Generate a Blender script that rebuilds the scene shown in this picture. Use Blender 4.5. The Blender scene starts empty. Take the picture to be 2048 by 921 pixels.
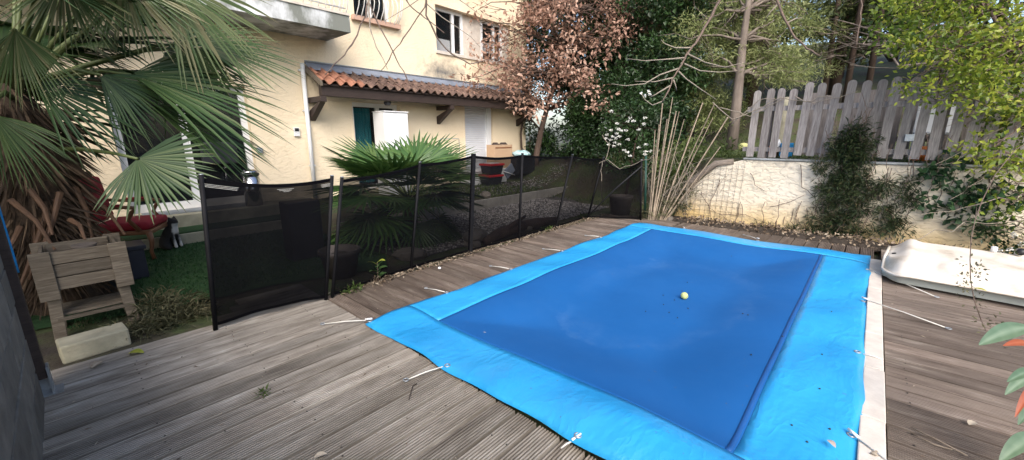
import bpy, bmesh, math, random
import numpy as np
from mathutils import Vector, Matrix
R = math.radians
rng = np.random.default_rng(7)
random.seed(7)
scene = bpy.context.scene
col = scene.collection

# ------------------------------------------------------------------ camera
# world: x runs along the long side of the pool, y towards the house, z up; the phone is held 1.45 m above the deck
EYE = Vector((0.0, 0.0, 1.45))
FPX, CX, CY, PITCH, HEAD = 800.0, 1024.0, 460.5, R(13.26), R(41.65)
cd = bpy.data.cameras.new('camera'); cam = bpy.data.objects.new('camera', cd); col.objects.link(cam)
cd.sensor_width = 36.0; cd.lens = 36.0 * FPX / 2048.0; cd.clip_start = 0.02; cd.clip_end = 400
cam.location = EYE
cam.rotation_euler = (R(90) - PITCH, 0, HEAD - R(90))
scene.camera = cam

# ------------------------------------------------------------------ light
SUN_ELEV, SUN_HEAD = R(42), R(-132)        # heading measured from +x towards +y
w = bpy.data.worlds.new('World'); scene.world = w; w.use_nodes = True
nt = w.node_tree
sky = nt.nodes.new('ShaderNodeTexSky'); sky.sky_type = 'NISHITA'; sky.sun_disc = False
sky.sun_elevation = SUN_ELEV; sky.sun_rotation = R(90) - SUN_HEAD
sky.air_density = 1.0; sky.dust_density = 3.0; sky.ozone_density = 1.0
nt.links.new(sky.outputs[0], nt.nodes['Background'].inputs[0])
nt.nodes['Background'].inputs[1].default_value = 0.15
sd = bpy.data.lights.new('sun', 'SUN'); sun = bpy.data.objects.new('sun', sd); col.objects.link(sun)
sd.energy = 1.3; sd.angle = R(40); sd.color = (1.0, 0.95, 0.88)
to_sun = Vector((math.cos(SUN_ELEV) * math.cos(SUN_HEAD), math.cos(SUN_ELEV) * math.sin(SUN_HEAD), math.sin(SUN_ELEV)))
sun.rotation_euler = to_sun.to_track_quat('Z', 'Y').to_euler(); sun.location = (6, -6, 9)
scene.view_settings.view_transform = 'Standard'; scene.view_settings.look = 'None'
scene.view_settings.exposure = 1.3; scene.view_settings.gamma = 1.0
scene.render.engine = 'CYCLES'
scene.cycles.max_bounces = 8; scene.cycles.transparent_max_bounces = 16

# ------------------------------------------------------------------ helpers
def ray(px, py):
    a, b = px - CX, CY - py
    fw = FPX * math.cos(PITCH) + b * math.sin(PITCH); up = -FPX * math.sin(PITCH) + b * math.cos(PITCH)
    x = fw * math.cos(HEAD) + a * math.sin(HEAD); y = fw * math.sin(HEAD) - a * math.cos(HEAD)
    return Vector((x, y, up)) / FPX
def gnd(px, py, z=0.0):
    r = ray(px, py); return EYE + r * ((z - EYE.z) / r.z)
def aty(px, py, y):
    r = ray(px, py); return EYE + r * (y / r.y)
def atx(px, py, x):
    r = ray(px, py); return EYE + r * (x / r.x)
def at(px, py, d):                       # a point d metres in front of the lens
    return EYE + ray(px, py) * d

def V(*a): return Vector(a)
def props(o, label=None, cat=None, group=None, kind=None):
    if label: o['label'] = label
    if cat: o['category'] = cat
    if group: o['group'] = group
    if kind: o['kind'] = kind
    return o
def link(name, me, mat=None, parent=None, loc=None, rot=None):
    o = bpy.data.objects.new(name, me); col.objects.link(o)
    if mat is not None and len(me.materials) == 0: me.materials.append(mat)
    if loc is not None: o.location = loc
    if rot is not None: o.rotation_euler = rot
    if parent is not None:
        o.parent = parent
        o.matrix_parent_inverse = PINV.get(parent.name, Matrix())
    return o
PINV = {}
def thing(name, label, cat, loc=(0, 0, 0), group=None, kind=None):
    o = bpy.data.objects.new(name, None); col.objects.link(o); o.location = loc
    o.empty_display_size = 0.1
    PINV[o.name] = Matrix.Translation(-Vector(loc))
    return props(o, label, cat, group, kind)

class MB:
    def __init__(s): s.v = []; s.f = []
    def box(s, c, d, rot=None, taper=1.0):
        c = Vector(c); h = Vector(d) / 2; n = len(s.v)
        for z in (-1, 1):
            k = taper if z > 0 else 1.0
            for x, y in ((-1, -1), (1, -1), (1, 1), (-1, 1)):
                p = Vector((x * h.x * k, y * h.y * k, z * h.z))
                if rot is not None: p = rot @ p
                s.v.append(c + p)
        s.f += [(n, n+3, n+2, n+1), (n+4, n+5, n+6, n+7)] + [(n+i, n+(i+1) % 4, n+4+(i+1) % 4, n+4+i) for i in range(4)]
        return s
    def bb(s, x0, x1, y0, y1, z0, z1):
        return s.box(((x0+x1)/2, (y0+y1)/2, (z0+z1)/2), (abs(x1-x0), abs(y1-y0), abs(z1-z0)))
    def tube(s, path, rad, n=6, cap=True):
        path = [Vector(p) for p in path]
        if not hasattr(rad, '__len__'): rad = [rad] * len(path)
        base = len(s.v); up = None
        for i, p in enumerate(path):
            t = (path[min(i+1, len(path)-1)] - path[max(i-1, 0)]).normalized()
            if up is None:
                up = t.orthogonal().normalized()
            up = (up - t * up.dot(t)); up = up.normalized() if up.length > 1e-6 else t.orthogonal().normalized()
            b = t.cross(up)
            for k in range(n):
                a = 2 * math.pi * k / n
                s.v.append(p + (up * math.cos(a) + b * math.sin(a)) * rad[i])
        for i in range(len(path) - 1):
            for k in range(n):
                a, b2 = base + i*n + k, base + i*n + (k+1) % n
                s.f.append((a, b2, b2 + n, a + n))
        if cap:
            s.f.append(tuple(base + k for k in range(n))[::-1])
            s.f.append(tuple(base + (len(path)-1)*n + k for k in range(n)))
        return s
    def lathe(s, c, prof, n=16, cap=True):
        c = Vector(c); base = len(s.v)
        for r, z in prof:
            for k in range(n):
                a = 2 * math.pi * k / n; s.v.append(c + Vector((r * math.cos(a), r * math.sin(a), z)))
        for i in range(len(prof) - 1):
            for k in range(n):
                a, b = base + i*n + k, base + i*n + (k+1) % n
                s.f.append((a, b, b+n, a+n))
        if cap:
            s.f.append(tuple(base + k for k in range(n))[::-1]); s.f.append(tuple(base + (len(prof)-1)*n + k for k in range(n)))
        return s
    def prism(s, poly, off):             # polygon of 3D points pushed along off
        n = len(poly); b = len(s.v); off = Vector(off)
        s.v += [Vector(p) for p in poly] + [Vector(p) + off for p in poly]
        s.f += [tuple(range(b, b+n))[::-1], tuple(range(b+n, b+2*n))] + [(b+i, b+(i+1) % n, b+n+(i+1) % n, b+n+i) for i in range(n)]
        return s
    def mesh(s, name, smooth=False):
        me = bpy.data.meshes.new(name); me.from_pydata([tuple(p) for p in s.v], [], s.f)
        bm = bmesh.new(); bm.from_mesh(me); bmesh.ops.recalc_face_normals(bm, faces=bm.faces); bm.to_mesh(me); bm.free()
        if smooth: me.polygons.foreach_set('use_smooth', [True] * len(me.polygons))
        return me
    def build(s, name, mat, parent=None, smooth=False, bevel=0, loc=None, rot=None):
        o = link(name, s.mesh(name, smooth), mat, parent, loc, rot)
        if bevel:
            m = o.modifiers.new('bevel', 'BEVEL'); m.width = bevel; m.segments = 2; m.limit_method = 'ANGLE'
        return o

def fast_mesh(name, verts, tris, rnd=None, smooth=False):
    me = bpy.data.meshes.new(name); nv, nf = len(verts), len(tris); k = tris.shape[1]
    me.vertices.add(nv); me.vertices.foreach_set('co', np.ascontiguousarray(verts, dtype=np.float32).ravel())
    me.loops.add(nf * k); me.loops.foreach_set('vertex_index', np.ascontiguousarray(tris, dtype=np.int32).ravel())
    me.polygons.add(nf); me.polygons.foreach_set('loop_start', np.arange(0, nf * k, k, dtype=np.int32))
    if rnd is not None:
        at_ = me.attributes.new('rnd', 'FLOAT', 'POINT'); at_.data.foreach_set('value', np.ascontiguousarray(rnd, dtype=np.float32))
    me.update(calc_edges=True); me.validate()
    if smooth: me.polygons.foreach_set('use_smooth', [True] * nf)
    return me
def unit(a): return a / np.maximum(np.linalg.norm(a, axis=1, keepdims=True), 1e-9)
def leaf_mesh(name, pos, d, nrm, ln, wd, rnd, fold=0.25, droop=0.0):
    """one folded leaf (four triangles) at every position"""
    pos = np.asarray(pos, float); N = len(pos); d = unit(np.asarray(d, float)); nrm = np.asarray(nrm, float)
    s = unit(np.cross(d, nrm)); nn = np.cross(s, d)
    ln = np.broadcast_to(np.asarray(ln, float), (N,))[:, None]; wd = np.broadcast_to(np.asarray(wd, float), (N,))[:, None]
    z = np.array([0, 0, 1.0])
    p0 = pos; mid = pos + d * ln * .5 - z * droop * ln * .25
    L = pos + d * ln * .42 - s * wd * .5 + nn * wd * fold; Rr = pos + d * ln * .42 + s * wd * .5 + nn * wd * fold
    tip = pos + d * ln - z * droop * ln
    v = np.stack([p0, L, mid, Rr, tip], 1).reshape(-1, 3)
    b = (np.arange(N) * 5)[:, None]
    t = np.concatenate([b + np.array([[0, 2, 1]]), b + np.array([[0, 3, 2]]), b + np.array([[1, 2, 4]]), b + np.array([[2, 3, 4]])], 1).reshape(-1, 3)
    return fast_mesh(name, v, t, np.repeat(rnd, 5))
def rand_dirs(n, up=0.0):
    v = rng.normal(size=(n, 3)); v[:, 2] += up; return unit(v)
def scatter_leaves(centers, radii, per, squash=.8):
    """leaf positions round clump centres, thinner towards the rim of each clump, + clump tone"""
    c = np.repeat(np.asarray(centers, float), per, 0); r = np.repeat(np.broadcast_to(np.asarray(radii, float), (len(centers),)), per)
    g = rand_dirs(len(c)) * (rng.random(len(c)) ** .55)[:, None] * r[:, None]; g[:, 2] *= squash
    tone = np.repeat(rng.random(len(centers)), per)
    return c + g, unit(g), np.clip(tone * .55 + rng.random(len(c)) * .45, 0, 1)

# ------------------------------------------------------------------ materials
def nodes(name):
    m = bpy.data.materials.new(name); m.use_nodes = True
    return m, m.node_tree, m.node_tree.nodes['Principled BSDF']
def N(nt, t, **kw):
    n = nt.nodes.new(t)
    for k, v in kw.items():
        if k in n.inputs.keys(): n.inputs[k].default_value = v
        else: setattr(n, k, v)
    return n
def ramp(nt, fac, stops):
    r = nt.nodes.new('ShaderNodeValToRGB'); e = r.color_ramp.elements
    while len(e) < len(stops): e.new(0.5)
    for i, (p, c) in enumerate(stops):
        e[i].position = p; e[i].color = (*c, 1)
    nt.links.new(fac, r.inputs[0]); return r.outputs[0]
def coords(nt, stretch=(1, 1, 1), rand=False):
    tc = N(nt, 'ShaderNodeTexCoord'); mp = N(nt, 'ShaderNodeMapping'); mp.inputs['Scale'].default_value = stretch
    nt.links.new(tc.outputs['Object'], mp.inputs[0])
    if rand:
        oi = N(nt, 'ShaderNodeObjectInfo'); mu = N(nt, 'ShaderNodeMath', operation='MULTIPLY'); mu.inputs[1].default_value = 37.0
        nt.links.new(oi.outputs['Random'], mu.inputs[0])
        cb = N(nt, 'ShaderNodeCombineXYZ')
        for i in range(3): nt.links.new(mu.outputs[0], cb.inputs[i])
        nt.links.new(cb.outputs[0], mp.inputs['Location'])
    return mp.outputs[0]
def noise(nt, vec, scale, detail=6, rough=.6, dist=0.0):
    n = N(nt, 'ShaderNodeTexNoise'); n.inputs['Scale'].default_value = scale; n.inputs['Detail'].default_value = detail
    n.inputs['Roughness'].default_value = rough; n.inputs['Distortion'].default_value = dist
    nt.links.new(vec, n.inputs['Vector']); return n.outputs[0]
def mix(nt, a, b, fac, mode='MIX'):
    m = nt.nodes.new('ShaderNodeMix'); m.data_type = 'RGBA'; m.blend_type = mode
    for sock, v in ((m.inputs[0], fac), (m.inputs[6], a), (m.inputs[7], b)):
        if hasattr(v, 'is_output'): nt.links.new(v, sock)
        elif isinstance(v, (int, float)): sock.default_value = v
        else: sock.default_value = (*v, 1)
    return m.outputs[2]
def mth(nt, op, a, b=0.0, clamp=False):
    m = N(nt, 'ShaderNodeMath', operation=op); m.use_clamp = clamp
    for i, v in enumerate((a, b)):
        if hasattr(v, 'is_output'): nt.links.new(v, m.inputs[i])
        else: m.inputs[i].default_value = v
    return m.outputs[0]
def bump(nt, bs, h, strength, dist=0.01, prev=None):
    b = N(nt, 'ShaderNodeBump'); b.inputs['Strength'].default_value = strength; b.inputs['Distance'].default_value = dist
    nt.links.new(h, b.inputs['Height'])
    if prev is not None: nt.links.new(prev, b.inputs['Normal'])
    nt.links.new(b.outputs[0], bs.inputs['Normal']); return b.outputs[0]
def pmat(name, c1, c2=None, scale=6, rough=.8, bmp=0.0, bscale=60, stretch=(1, 1, 1), metal=0.0, rand=0.0, c3=None, spec=.4, contrast=.22):
    m, nt, bs = nodes(name); c2 = c2 or tuple(x * .7 for x in c1)
    vec = coords(nt, stretch, rand > 0); n1 = noise(nt, vec, scale)
    stops = [(.5 - contrast, c1), (.5 + contrast, c2)] if c3 is None else [(.3, c1), (.5, c2), (.72, c3)]
    c = ramp(nt, n1, stops)
    if rand:
        oi = N(nt, 'ShaderNodeObjectInfo'); g = mth(nt, 'MULTIPLY_ADD', oi.outputs['Random'], 2 * rand); g.node.inputs[2].default_value = 1 - rand
        cb = N(nt, 'ShaderNodeCombineXYZ')
        for i in range(3): nt.links.new(g, cb.inputs[i])
        c = mix(nt, c, cb.outputs[0], 1.0, 'MULTIPLY')
    nt.links.new(c, bs.inputs['Base Color'])
    bs.inputs['Roughness'].default_value = rough; bs.inputs['Metallic'].default_value = metal; bs.inputs['Specular IOR Level'].default_value = spec
    if bmp: bump(nt, bs, noise(nt, vec, bscale, 8, .65), bmp)
    return m
def leafmat(name, cols, rough=.5, trans=.3, tcol=None, spec=.4):
    m, nt, bs = nodes(name)
    a = N(nt, 'ShaderNodeAttribute'); a.attribute_name = 'rnd'
    c = ramp(nt, a.outputs['Fac'], [(i / max(1, len(cols) - 1), k) for i, k in enumerate(cols)])
    nt.links.new(c, bs.inputs['Base Color']); bs.inputs['Roughness'].default_value = rough; bs.inputs['Specular IOR Level'].default_value = spec
    if trans:
        t = N(nt, 'ShaderNodeBsdfTranslucent'); tc = mix(nt, c, tcol or (1, 1, .5), .0 if tcol is None else .5, 'MIX')
        nt.links.new(tc, t.inputs[0])
        ms = N(nt, 'ShaderNodeMixShader'); ms.inputs[0].default_value = trans
        nt.links.new(bs.outputs[0], ms.inputs[1]); nt.links.new(t.outputs[0], ms.inputs[2])
        nt.links.new(ms.outputs[0], nt.nodes['Material Output'].inputs[0])
    return m
M = {}
def wood_mat(name, cols, rand=.25, axis='x', rough=.75, bmp=.35, moss=None, ridged=False):
    m, nt, bs = nodes(name)
    st = (2.2, 26, 26) if axis == 'x' else (26, 26, 2.2)
    vec = coords(nt, st, True); v2 = coords(nt, (1, 1, 1), True); tc = N(nt, 'ShaderNodeNewGeometry')
    n1 = noise(nt, vec, 2.6, 8, .65, .4)
    if ridged:
        pa = noise(nt, coords(nt, (1.6, 9, 9), True), 1.5, 7, .62, .3); fine = noise(nt, coords(nt, (6, 160, 160), True), 2.0, 3, .5)
        n1 = mth(nt, 'ADD', mth(nt, 'MULTIPLY', pa, .75), mth(nt, 'MULTIPLY', fine, .25))
    c = ramp(nt, n1, [(.30 + .4 * i / (len(cols) - 1), k) for i, k in enumerate(cols)])
    # broad weathering that runs across the boards
    big = noise(nt, tc.outputs['Position'], 1.3, 5, .6)
    c = mix(nt, c, moss or cols[0], mth(nt, 'MULTIPLY', ramp(nt, big, [(.42, (0, 0, 0)), (.68, (1, 1, 1))]), .55))
    oi = N(nt, 'ShaderNodeObjectInfo'); g = mth(nt, 'MULTIPLY_ADD', oi.outputs['Random'], 2 * rand); g.node.inputs[2].default_value = 1 - rand
    cb = N(nt, 'ShaderNodeCombineXYZ')
    for i in range(3): nt.links.new(g, cb.inputs[i])
    c = mix(nt, c, cb.outputs[0], 1.0, 'MULTIPLY')
    nt.links.new(c, bs.inputs['Base Color']); bs.inputs['Roughness'].default_value = rough; bs.inputs['Specular IOR Level'].default_value = .3
    bump(nt, bs, n1, bmp, .004)
    return m
M['deck'] = wood_mat('weathered_decking', [(.085, .070, .056), (.19, .165, .136), (.31, .28, .24), (.47, .435, .385)], .28, 'x', .6, .15, (.15, .13, .105), True)
M['deck_strip'] = wood_mat('worn_decking', [(.055, .042, .034), (.12, .092, .075), (.18, .145, .12), (.32, .28, .24)], .25, 'x', .75, .15, (.10, .08, .065), True)
M['picket'] = wood_mat('grey_picket_wood', [(.12, .105, .10), (.19, .172, .165), (.26, .24, .232), (.34, .315, .30)], .18, 'z', .8, .4, (.2, .19, .18))
M['plank'] = wood_mat('grey_plank_wood', [(.10, .085, .08), (.17, .15, .14), (.24, .21, .2)], .2, 'z', .85, .4)
M['planter'] = wood_mat('planter_wood', [(.055, .043, .031), (.10, .082, .061), (.17, .146, .115)], .2, 'x', .75, .4, (.115, .102, .086))
M['beam'] = pmat('dark_stained_beam', (.022, .014, .012), (.05, .034, .028), 6, .6, .4, 40, (1, 8, 8))
M['black_post'] = pmat('black_coated_post', (.004, .004, .005), (.008, .008, .01), 8, .7, .15, 60, spec=.2)
M['steel'] = pmat('galvanised_steel', (.45, .48, .5), (.3, .33, .36), 25, .42, .05, 90, metal=.7)
M['chrome'] = pmat('polished_steel', (.5, .5, .52), (.4, .4, .42), 6, .18, metal=1.0)
M['white_pvc'] = pmat('white_plastic', (.72, .73, .74), (.66, .67, .68), 5, .35)
M['shutter'] = pmat('white_shutter_slats', (.62, .64, .67), (.56, .58, .62), 4, .45)
M['concrete'] = pmat('mottled_concrete', (.33, .35, .36), (.14, .145, .13), 3.2, .85, .4, 50, contrast=.12)
M['slab_edge'] = pmat('mildewed_slab_edge', (.62, .64, .66), (.17, .18, .16), 2.3, .8, .35, 50, contrast=.09, stretch=(1, 1, .5))
M['kerb'] = pmat('pale_stone', (.42, .385, .28), (.25, .235, .165), 7, .85, .5, 70)
M['coping'] = pmat('pale_coping_stone', (.62, .57, .50), (.45, .40, .35), 9, .75, .25, 60)
M['mortar'] = pmat('grey_mortar', (.33, .315, .285), (.22, .21, .195), 8, .9, .4, 60)
M['block'] = pmat('concrete_block', (.20, .188, .166), (.11, .104, .092), 9, .92, .6, 70, rand=.25)
M['flash'] = pmat('lead_grey_flashing', (.20, .23, .29), (.13, .15, .19), 5, .5, .2, 20)
M['tile_red'] = pmat('orange_clay_tile', (.33, .15, .095), (.24, .11, .07), 9, .8, .4, 60, rand=.15)
M['tile_old'] = pmat('lichened_clay_tile', (.17, .098, .074), (.095, .06, .048), 8, .88, .5, 60, rand=.3, c3=(.25, .165, .12))
M['iron_white'] = pmat('white_painted_iron', (.75, .75, .74), (.68, .67, .65), 8, .45)
M['bark'] = pmat('brown_bark', (.10, .066, .05), (.045, .032, .026), 9, .9, .8, 30, (1, 1, .25))
M['bark_grey'] = pmat('grey_pine_bark', (.22, .18, .15), (.09, .072, .06), 7, .9, .8, 26, (1, 1, .3))
M['twig'] = pmat('grey_brown_twig', (.17, .12, .095), (.09, .066, .055), 20, .8, .3, 80)
M['twig_pale'] = pmat('pale_dry_twig', (.30, .26, .21), (.18, .15, .12), 20, .8, .3, 80)
M['cane'] = pmat('dry_bamboo_cane', (.30, .245, .18), (.17, .13, .095), 14, .6, .2, 60, (1, 1, .3), rand=.2)
M['soil'] = pmat('dark_soil', (.05, .038, .028), (.025, .02, .016), 14, .95, .9, 50)
M['red_cloth'] = pmat('wine_red_velvet', (.30, .014, .028), (.22, .010, .02), 9, .8, .2, 90)
M['chair_wood'] = pmat('varnished_walnut', (.22, .10, .05), (.14, .06, .03), 9, .4, .2, 40, (1, 1, .3))
M['black_plastic'] = pmat('black_plastic', (.012, .013, .016), (.02, .021, .024), 8, .45)
M['navy_pot'] = pmat('dark_blue_plastic', (.012, .015, .03), (.02, .024, .04), 8, .5)
M['red_plastic'] = pmat('red_plastic', (.50, .02, .025), (.42, .016, .02), 6, .4)
M['cardboard'] = pmat('brown_cardboard', (.44, .31, .20), (.38, .26, .165), 6, .85)
M['teal_cloth'] = pmat('teal_curtain', (.03, .30, .36), (.02, .20, .25), 12, .85, .5, 20, (8, 8, .5))
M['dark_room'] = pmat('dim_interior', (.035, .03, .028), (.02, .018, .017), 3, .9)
M['rope_white'] = pmat('white_elastic_cord', (.74, .73, .68), (.6, .59, .54), 30, .6)
M['rope_blue'] = pmat('blue_rope', (.01, .24, .55), (.01, .18, .42), 40, .6, .4, 200)
M['terracotta'] = pmat('grey_clay_pot', (.10, .085, .075), (.06, .05, .045), 8, .85, .3, 40)
M['rust'] = pmat('rusty_wire', (.14, .085, .055), (.08, .052, .04), 30, .85)
M['shell'] = pmat('cream_fibreglass', (.70, .66, .59), (.64, .58, .50), 4.5, .42, .15, 14, c3=(.40, .34, .26))
M['shell_under'] = pmat('grey_fibreglass', (.52, .55, .52), (.38, .41, .38), 4, .6)
M['stone'] = pmat('grey_field_stone', (.22, .19, .16), (.12, .105, .09), 6, .9, .7, 30, rand=.25)
M['log'] = pmat('weathered_log', (.24, .20, .165), (.12, .10, .085), 8, .9, .8, 25, (6, 1, 6))
M['wicker'] = pmat('brown_wicker', (.12, .085, .055), (.05, .036, .026), 40, .55, .3, 90)
M['green_metal'] = pmat('green_coated_post', (.008, .05, .035), (.006, .035, .026), 8, .5)
M['ball'] = pmat('faded_tennis_felt', (.50, .55, .22), (.40, .45, .18), 30, .95, .6, 120)
M['ball_yellow'] = pmat('pale_yellow_rubber', (.62, .60, .25), (.54, .52, .2), 10, .6)
M['ground'] = None

def stucco(name, base, alt, kind):
    m, nt, bs = nodes(name)
    vec = coords(nt); n1 = noise(nt, vec, 1.1, 6, .6); c = ramp(nt, n1, [(.3, base), (.7, alt)])
    sep = N(nt, 'ShaderNodeSeparateXYZ'); nt.links.new(vec, sep.inputs[0])
    if kind == 'house':
        # black mould spreading from the window sill above the canopy, and thin water streaks
        dx = mth(nt, 'DIVIDE', mth(nt, 'SUBTRACT', sep.outputs['X'], 6.55), .85); dz = mth(nt, 'DIVIDE', mth(nt, 'SUBTRACT', sep.outputs['Z'], 2.9), .42)
        d2 = mth(nt, 'SQRT', mth(nt, 'ADD', mth(nt, 'MULTIPLY', dx, dx), mth(nt, 'MULTIPLY', dz, dz)))
        nn = noise(nt, vec, 4.5, 8, .7)
        k = mth(nt, 'ADD', mth(nt, 'SUBTRACT', 1.0, d2), mth(nt, 'MULTIPLY', mth(nt, 'SUBTRACT', nn, .5), 2.4))
        k = mth(nt, 'MULTIPLY', k, .85, True)
        c = mix(nt, c, (.10, .105, .11), k)
        st = noise(nt, coords(nt, (3.2, 3.2, .5)), 1.6, 8, .68, .5)
        c = mix(nt, c, tuple(x * .62 for x in alt), mth(nt, 'MULTIPLY', ramp(nt, st, [(.58, (0, 0, 0)), (.78, (1, 1, 1))]), .4))
    else:
        up = mth(nt, 'DIVIDE', sep.outputs['Z'], 1.1)
        c = mix(nt, (.68, .50, .24), c, ramp(nt, mth(nt, 'ADD', up, mth(nt, 'MULTIPLY', mth(nt, 'SUBTRACT', n1, .5), .6)), [(.02, (0, 0, 0)), (.42, (1, 1, 1))]))
        nn = noise(nt, vec, 5.0, 8, .72)
        k = mth(nt, 'ADD', mth(nt, 'MULTIPLY', mth(nt, 'SUBTRACT', up, 1.0), 3.0), mth(nt, 'MULTIPLY', mth(nt, 'SUBTRACT', nn, .40), 3.6))
        c = mix(nt, c, (.17, .155, .15), mth(nt, 'MULTIPLY', k, .8, True))
    nt.links.new(c, bs.inputs['Base Color']); bs.inputs['Roughness'].default_value = .92; bs.inputs['Specular IOR Level'].default_value = .15
    fl = noise(nt, coords(nt, (1, 1, 2.2)), 13 if kind == 'house' else 9, 5, .6, .6)
    h = ramp(nt, fl, [(.42, (0, 0, 0)), (.5, (.75, .75, .75)), (.75, (1, 1, 1))])
    b = bump(nt, bs, h, .5 if kind == 'house' else .75, .012)
    bump(nt, bs, noise(nt, vec, 90, 6, .7), .25, .006, b)
    return m
M['house_wall'] = stucco('cream_roughcast', (.78, .67, .50), (.74, .62, .44), 'house')
M['garden_wall'] = stucco('flaking_cream_render', (.76, .70, .59), (.70, .62, .48), 'garden')

def glass_mat(name, tint=(.02, .025, .03)):
    m, nt, bs = nodes(name)
    bs.inputs['Base Color'].default_value = (*tint, 1); bs.inputs['Roughness'].default_value = .03
    bs.inputs['Specular IOR Level'].default_value = .9
    tr = N(nt, 'ShaderNodeBsdfTransparent'); ms = N(nt, 'ShaderNodeMixShader'); ms.inputs[0].default_value = .22
    nt.links.new(tr.outputs[0], ms.inputs[1]); nt.links.new(bs.outputs[0], ms.inputs[2]); nt.links.new(ms.outputs[0], nt.nodes['Material Output'].inputs[0])
    return m
M['glass'] = glass_mat('window_glass')
def net_mat(name, op):
    m, nt, bs = nodes(name)
    bs.inputs['Base Color'].default_value = (.003, .003, .004, 1); bs.inputs['Roughness'].default_value = .8; bs.inputs['Specular IOR Level'].default_value = .04
    tr = N(nt, 'ShaderNodeBsdfTransparent'); ms = N(nt, 'ShaderNodeMixShader')
    vec = coords(nt); n1 = noise(nt, vec, 2.5, 4, .5)
    f = mth(nt, 'MULTIPLY_ADD', n1, .22); f.node.inputs[2].default_value = op - .11
    nt.links.new(f, ms.inputs[0])
    nt.links.new(tr.outputs[0], ms.inputs[1]); nt.links.new(bs.outputs[0], ms.inputs[2]); nt.links.new(ms.outputs[0], nt.nodes['Material Output'].inputs[0])
    return m
M['net'] = net_mat('black_fence_net', .80)
M['net_gate'] = net_mat('dense_black_net', .925)
M['net_hem'] = pmat('black_net_hem', (.006, .006, .008), (.012, .012, .014), 20, .7)

def cover_mat(name, c1, c2, rough, crease):
    m, nt, bs = nodes(name); vec = coords(nt)
    n1 = noise(nt, vec, 1.6, 5, .6); c = ramp(nt, n1, [(.3, c1), (.7, c2)])
    # dried puddle marks: faint pale rings and scuffs that stay on the fabric
    d = noise(nt, coords(nt, (1, 1, 1)), .55, 6, .62, .25)
    sx = N(nt, 'ShaderNodeSeparateXYZ'); nt.links.new(vec, sx.inputs[0])
    ex = mth(nt, 'DIVIDE', mth(nt, 'SUBTRACT', sx.outputs['X'], 3.75), 1.25); ey = mth(nt, 'DIVIDE', mth(nt, 'SUBTRACT', sx.outputs['Y'], 1.30), .72)
    rad = mth(nt, 'ADD', mth(nt, 'SQRT', mth(nt, 'ADD', mth(nt, 'MULTIPLY', ex, ex), mth(nt, 'MULTIPLY', ey, ey))), mth(nt, 'MULTIPLY', mth(nt, 'SUBTRACT', d, .5), 1.9))
    ring = ramp(nt, rad, [(.70, (.15, .15, .15)), (.94, (1, 1, 1)), (1.04, (.6, .6, .6)), (1.25, (.2, .2, .2))])
    dust = noise(nt, vec, 9, 8, .75); rg = mth(nt, 'MULTIPLY', ring, ramp(nt, dust, [(.36, (.1, .1, .1)), (.66, (1, 1, 1))]))
    c = mix(nt, c, (.25, .40, .60), mth(nt, 'MULTIPLY', rg, mth(nt, 'MULTIPLY', ramp(nt, noise(nt, vec, .9, 3, .5), [(.38, (.05, .05, .05)), (.62, (1, 1, 1))]), .09) if not crease else .05))
    sp = noise(nt, vec, 30, 3, .5); c = mix(nt, c, (.08, .10, .14), mth(nt, 'MULTIPLY', ramp(nt, sp, [(.70, (0, 0, 0)), (.76, (1, 1, 1))]), .5))
    nt.links.new(c, bs.inputs['Base Color']); bs.inputs['Specular IOR Level'].default_value = .45 if crease else .18
    rr = ramp(nt, noise(nt, vec, 3, 4, .6), [(.3, (rough * .8,) * 3), (.7, (min(1, rough * 1.3),) * 3)]); nt.links.new(rr, bs.inputs['Roughness'])
    if crease:
        wv = noise(nt, coords(nt, (1, 1.6, 1)), 2.2, 4, .55, .35); h = ramp(nt, wv, [(.38, (0, 0, 0)), (.49, (.85, .85, .85)), (.505, (1, 1, 1)), (.52, (.8, .8, .8)), (.66, (.1, .1, .1))])
        b = bump(nt, bs, h, crease, .012)
        bump(nt, bs, noise(nt, vec, 14, 4, .6), crease * .5, .006, b)
    else:
        bump(nt, bs, noise(nt, vec, 250, 2, .5), .25, .002)
    return m
M['cover_rim'] = cover_mat('light_blue_vinyl', (.014, .25, .56), (.028, .33, .64), .40, .38)
M['cover_mid'] = cover_mat('blue_woven_fabric', (.006, .082, .265), (.008, .094, .295), .9, 0)
M['cover_seam'] = pmat('dark_blue_seam', (.006, .065, .22), (.008, .075, .26), 9, .6)

M['lf_palm'] = leafmat('palm_leaf', [(.013, .033, .009), (.025, .056, .016), (.048, .088, .026), (.11, .14, .06), (.21, .16, .09)], .45, .2, spec=.35)
M['lf_palm2'] = leafmat('bright_palm_leaf', [(.022, .06, .016), (.05, .115, .028), (.10, .175, .045), (.19, .25, .08)], .35, .25, spec=.5)
M['lf_dead'] = leafmat('dead_palm_leaf', [(.03, .02, .013), (.065, .042, .026), (.13, .088, .055)], .8, .1)
M['lf_oak'] = leafmat('dry_oak_leaf', [(.21, .115, .085), (.35, .205, .15), (.47, .30, .225), (.58, .43, .34)], .6, .3)
M['lf_ivy'] = leafmat('dark_ivy_leaf', [(.010, .022, .008), (.020, .045, .014), (.04, .085, .022)], .4, .15)
M['lf_vib'] = leafmat('viburnum_leaf', [(.010, .026, .010), (.024, .052, .016), (.05, .10, .03)], .4, .18)
M['lf_pine'] = leafmat('pale_needle_leaf', [(.08, .11, .035), (.17, .21, .07), (.29, .33, .13), (.44, .46, .23)], .55, .4)
M['lf_wood'] = leafmat('woodland_leaf', [(.022, .034, .013), (.05, .07, .024), (.11, .14, .045)], .6, .25)
M['lf_gold'] = leafmat('yellow_green_leaf', [(.03, .06, .012), (.10, .16, .02), (.27, .34, .04), (.50, .49, .09)], .38, .45)
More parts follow.
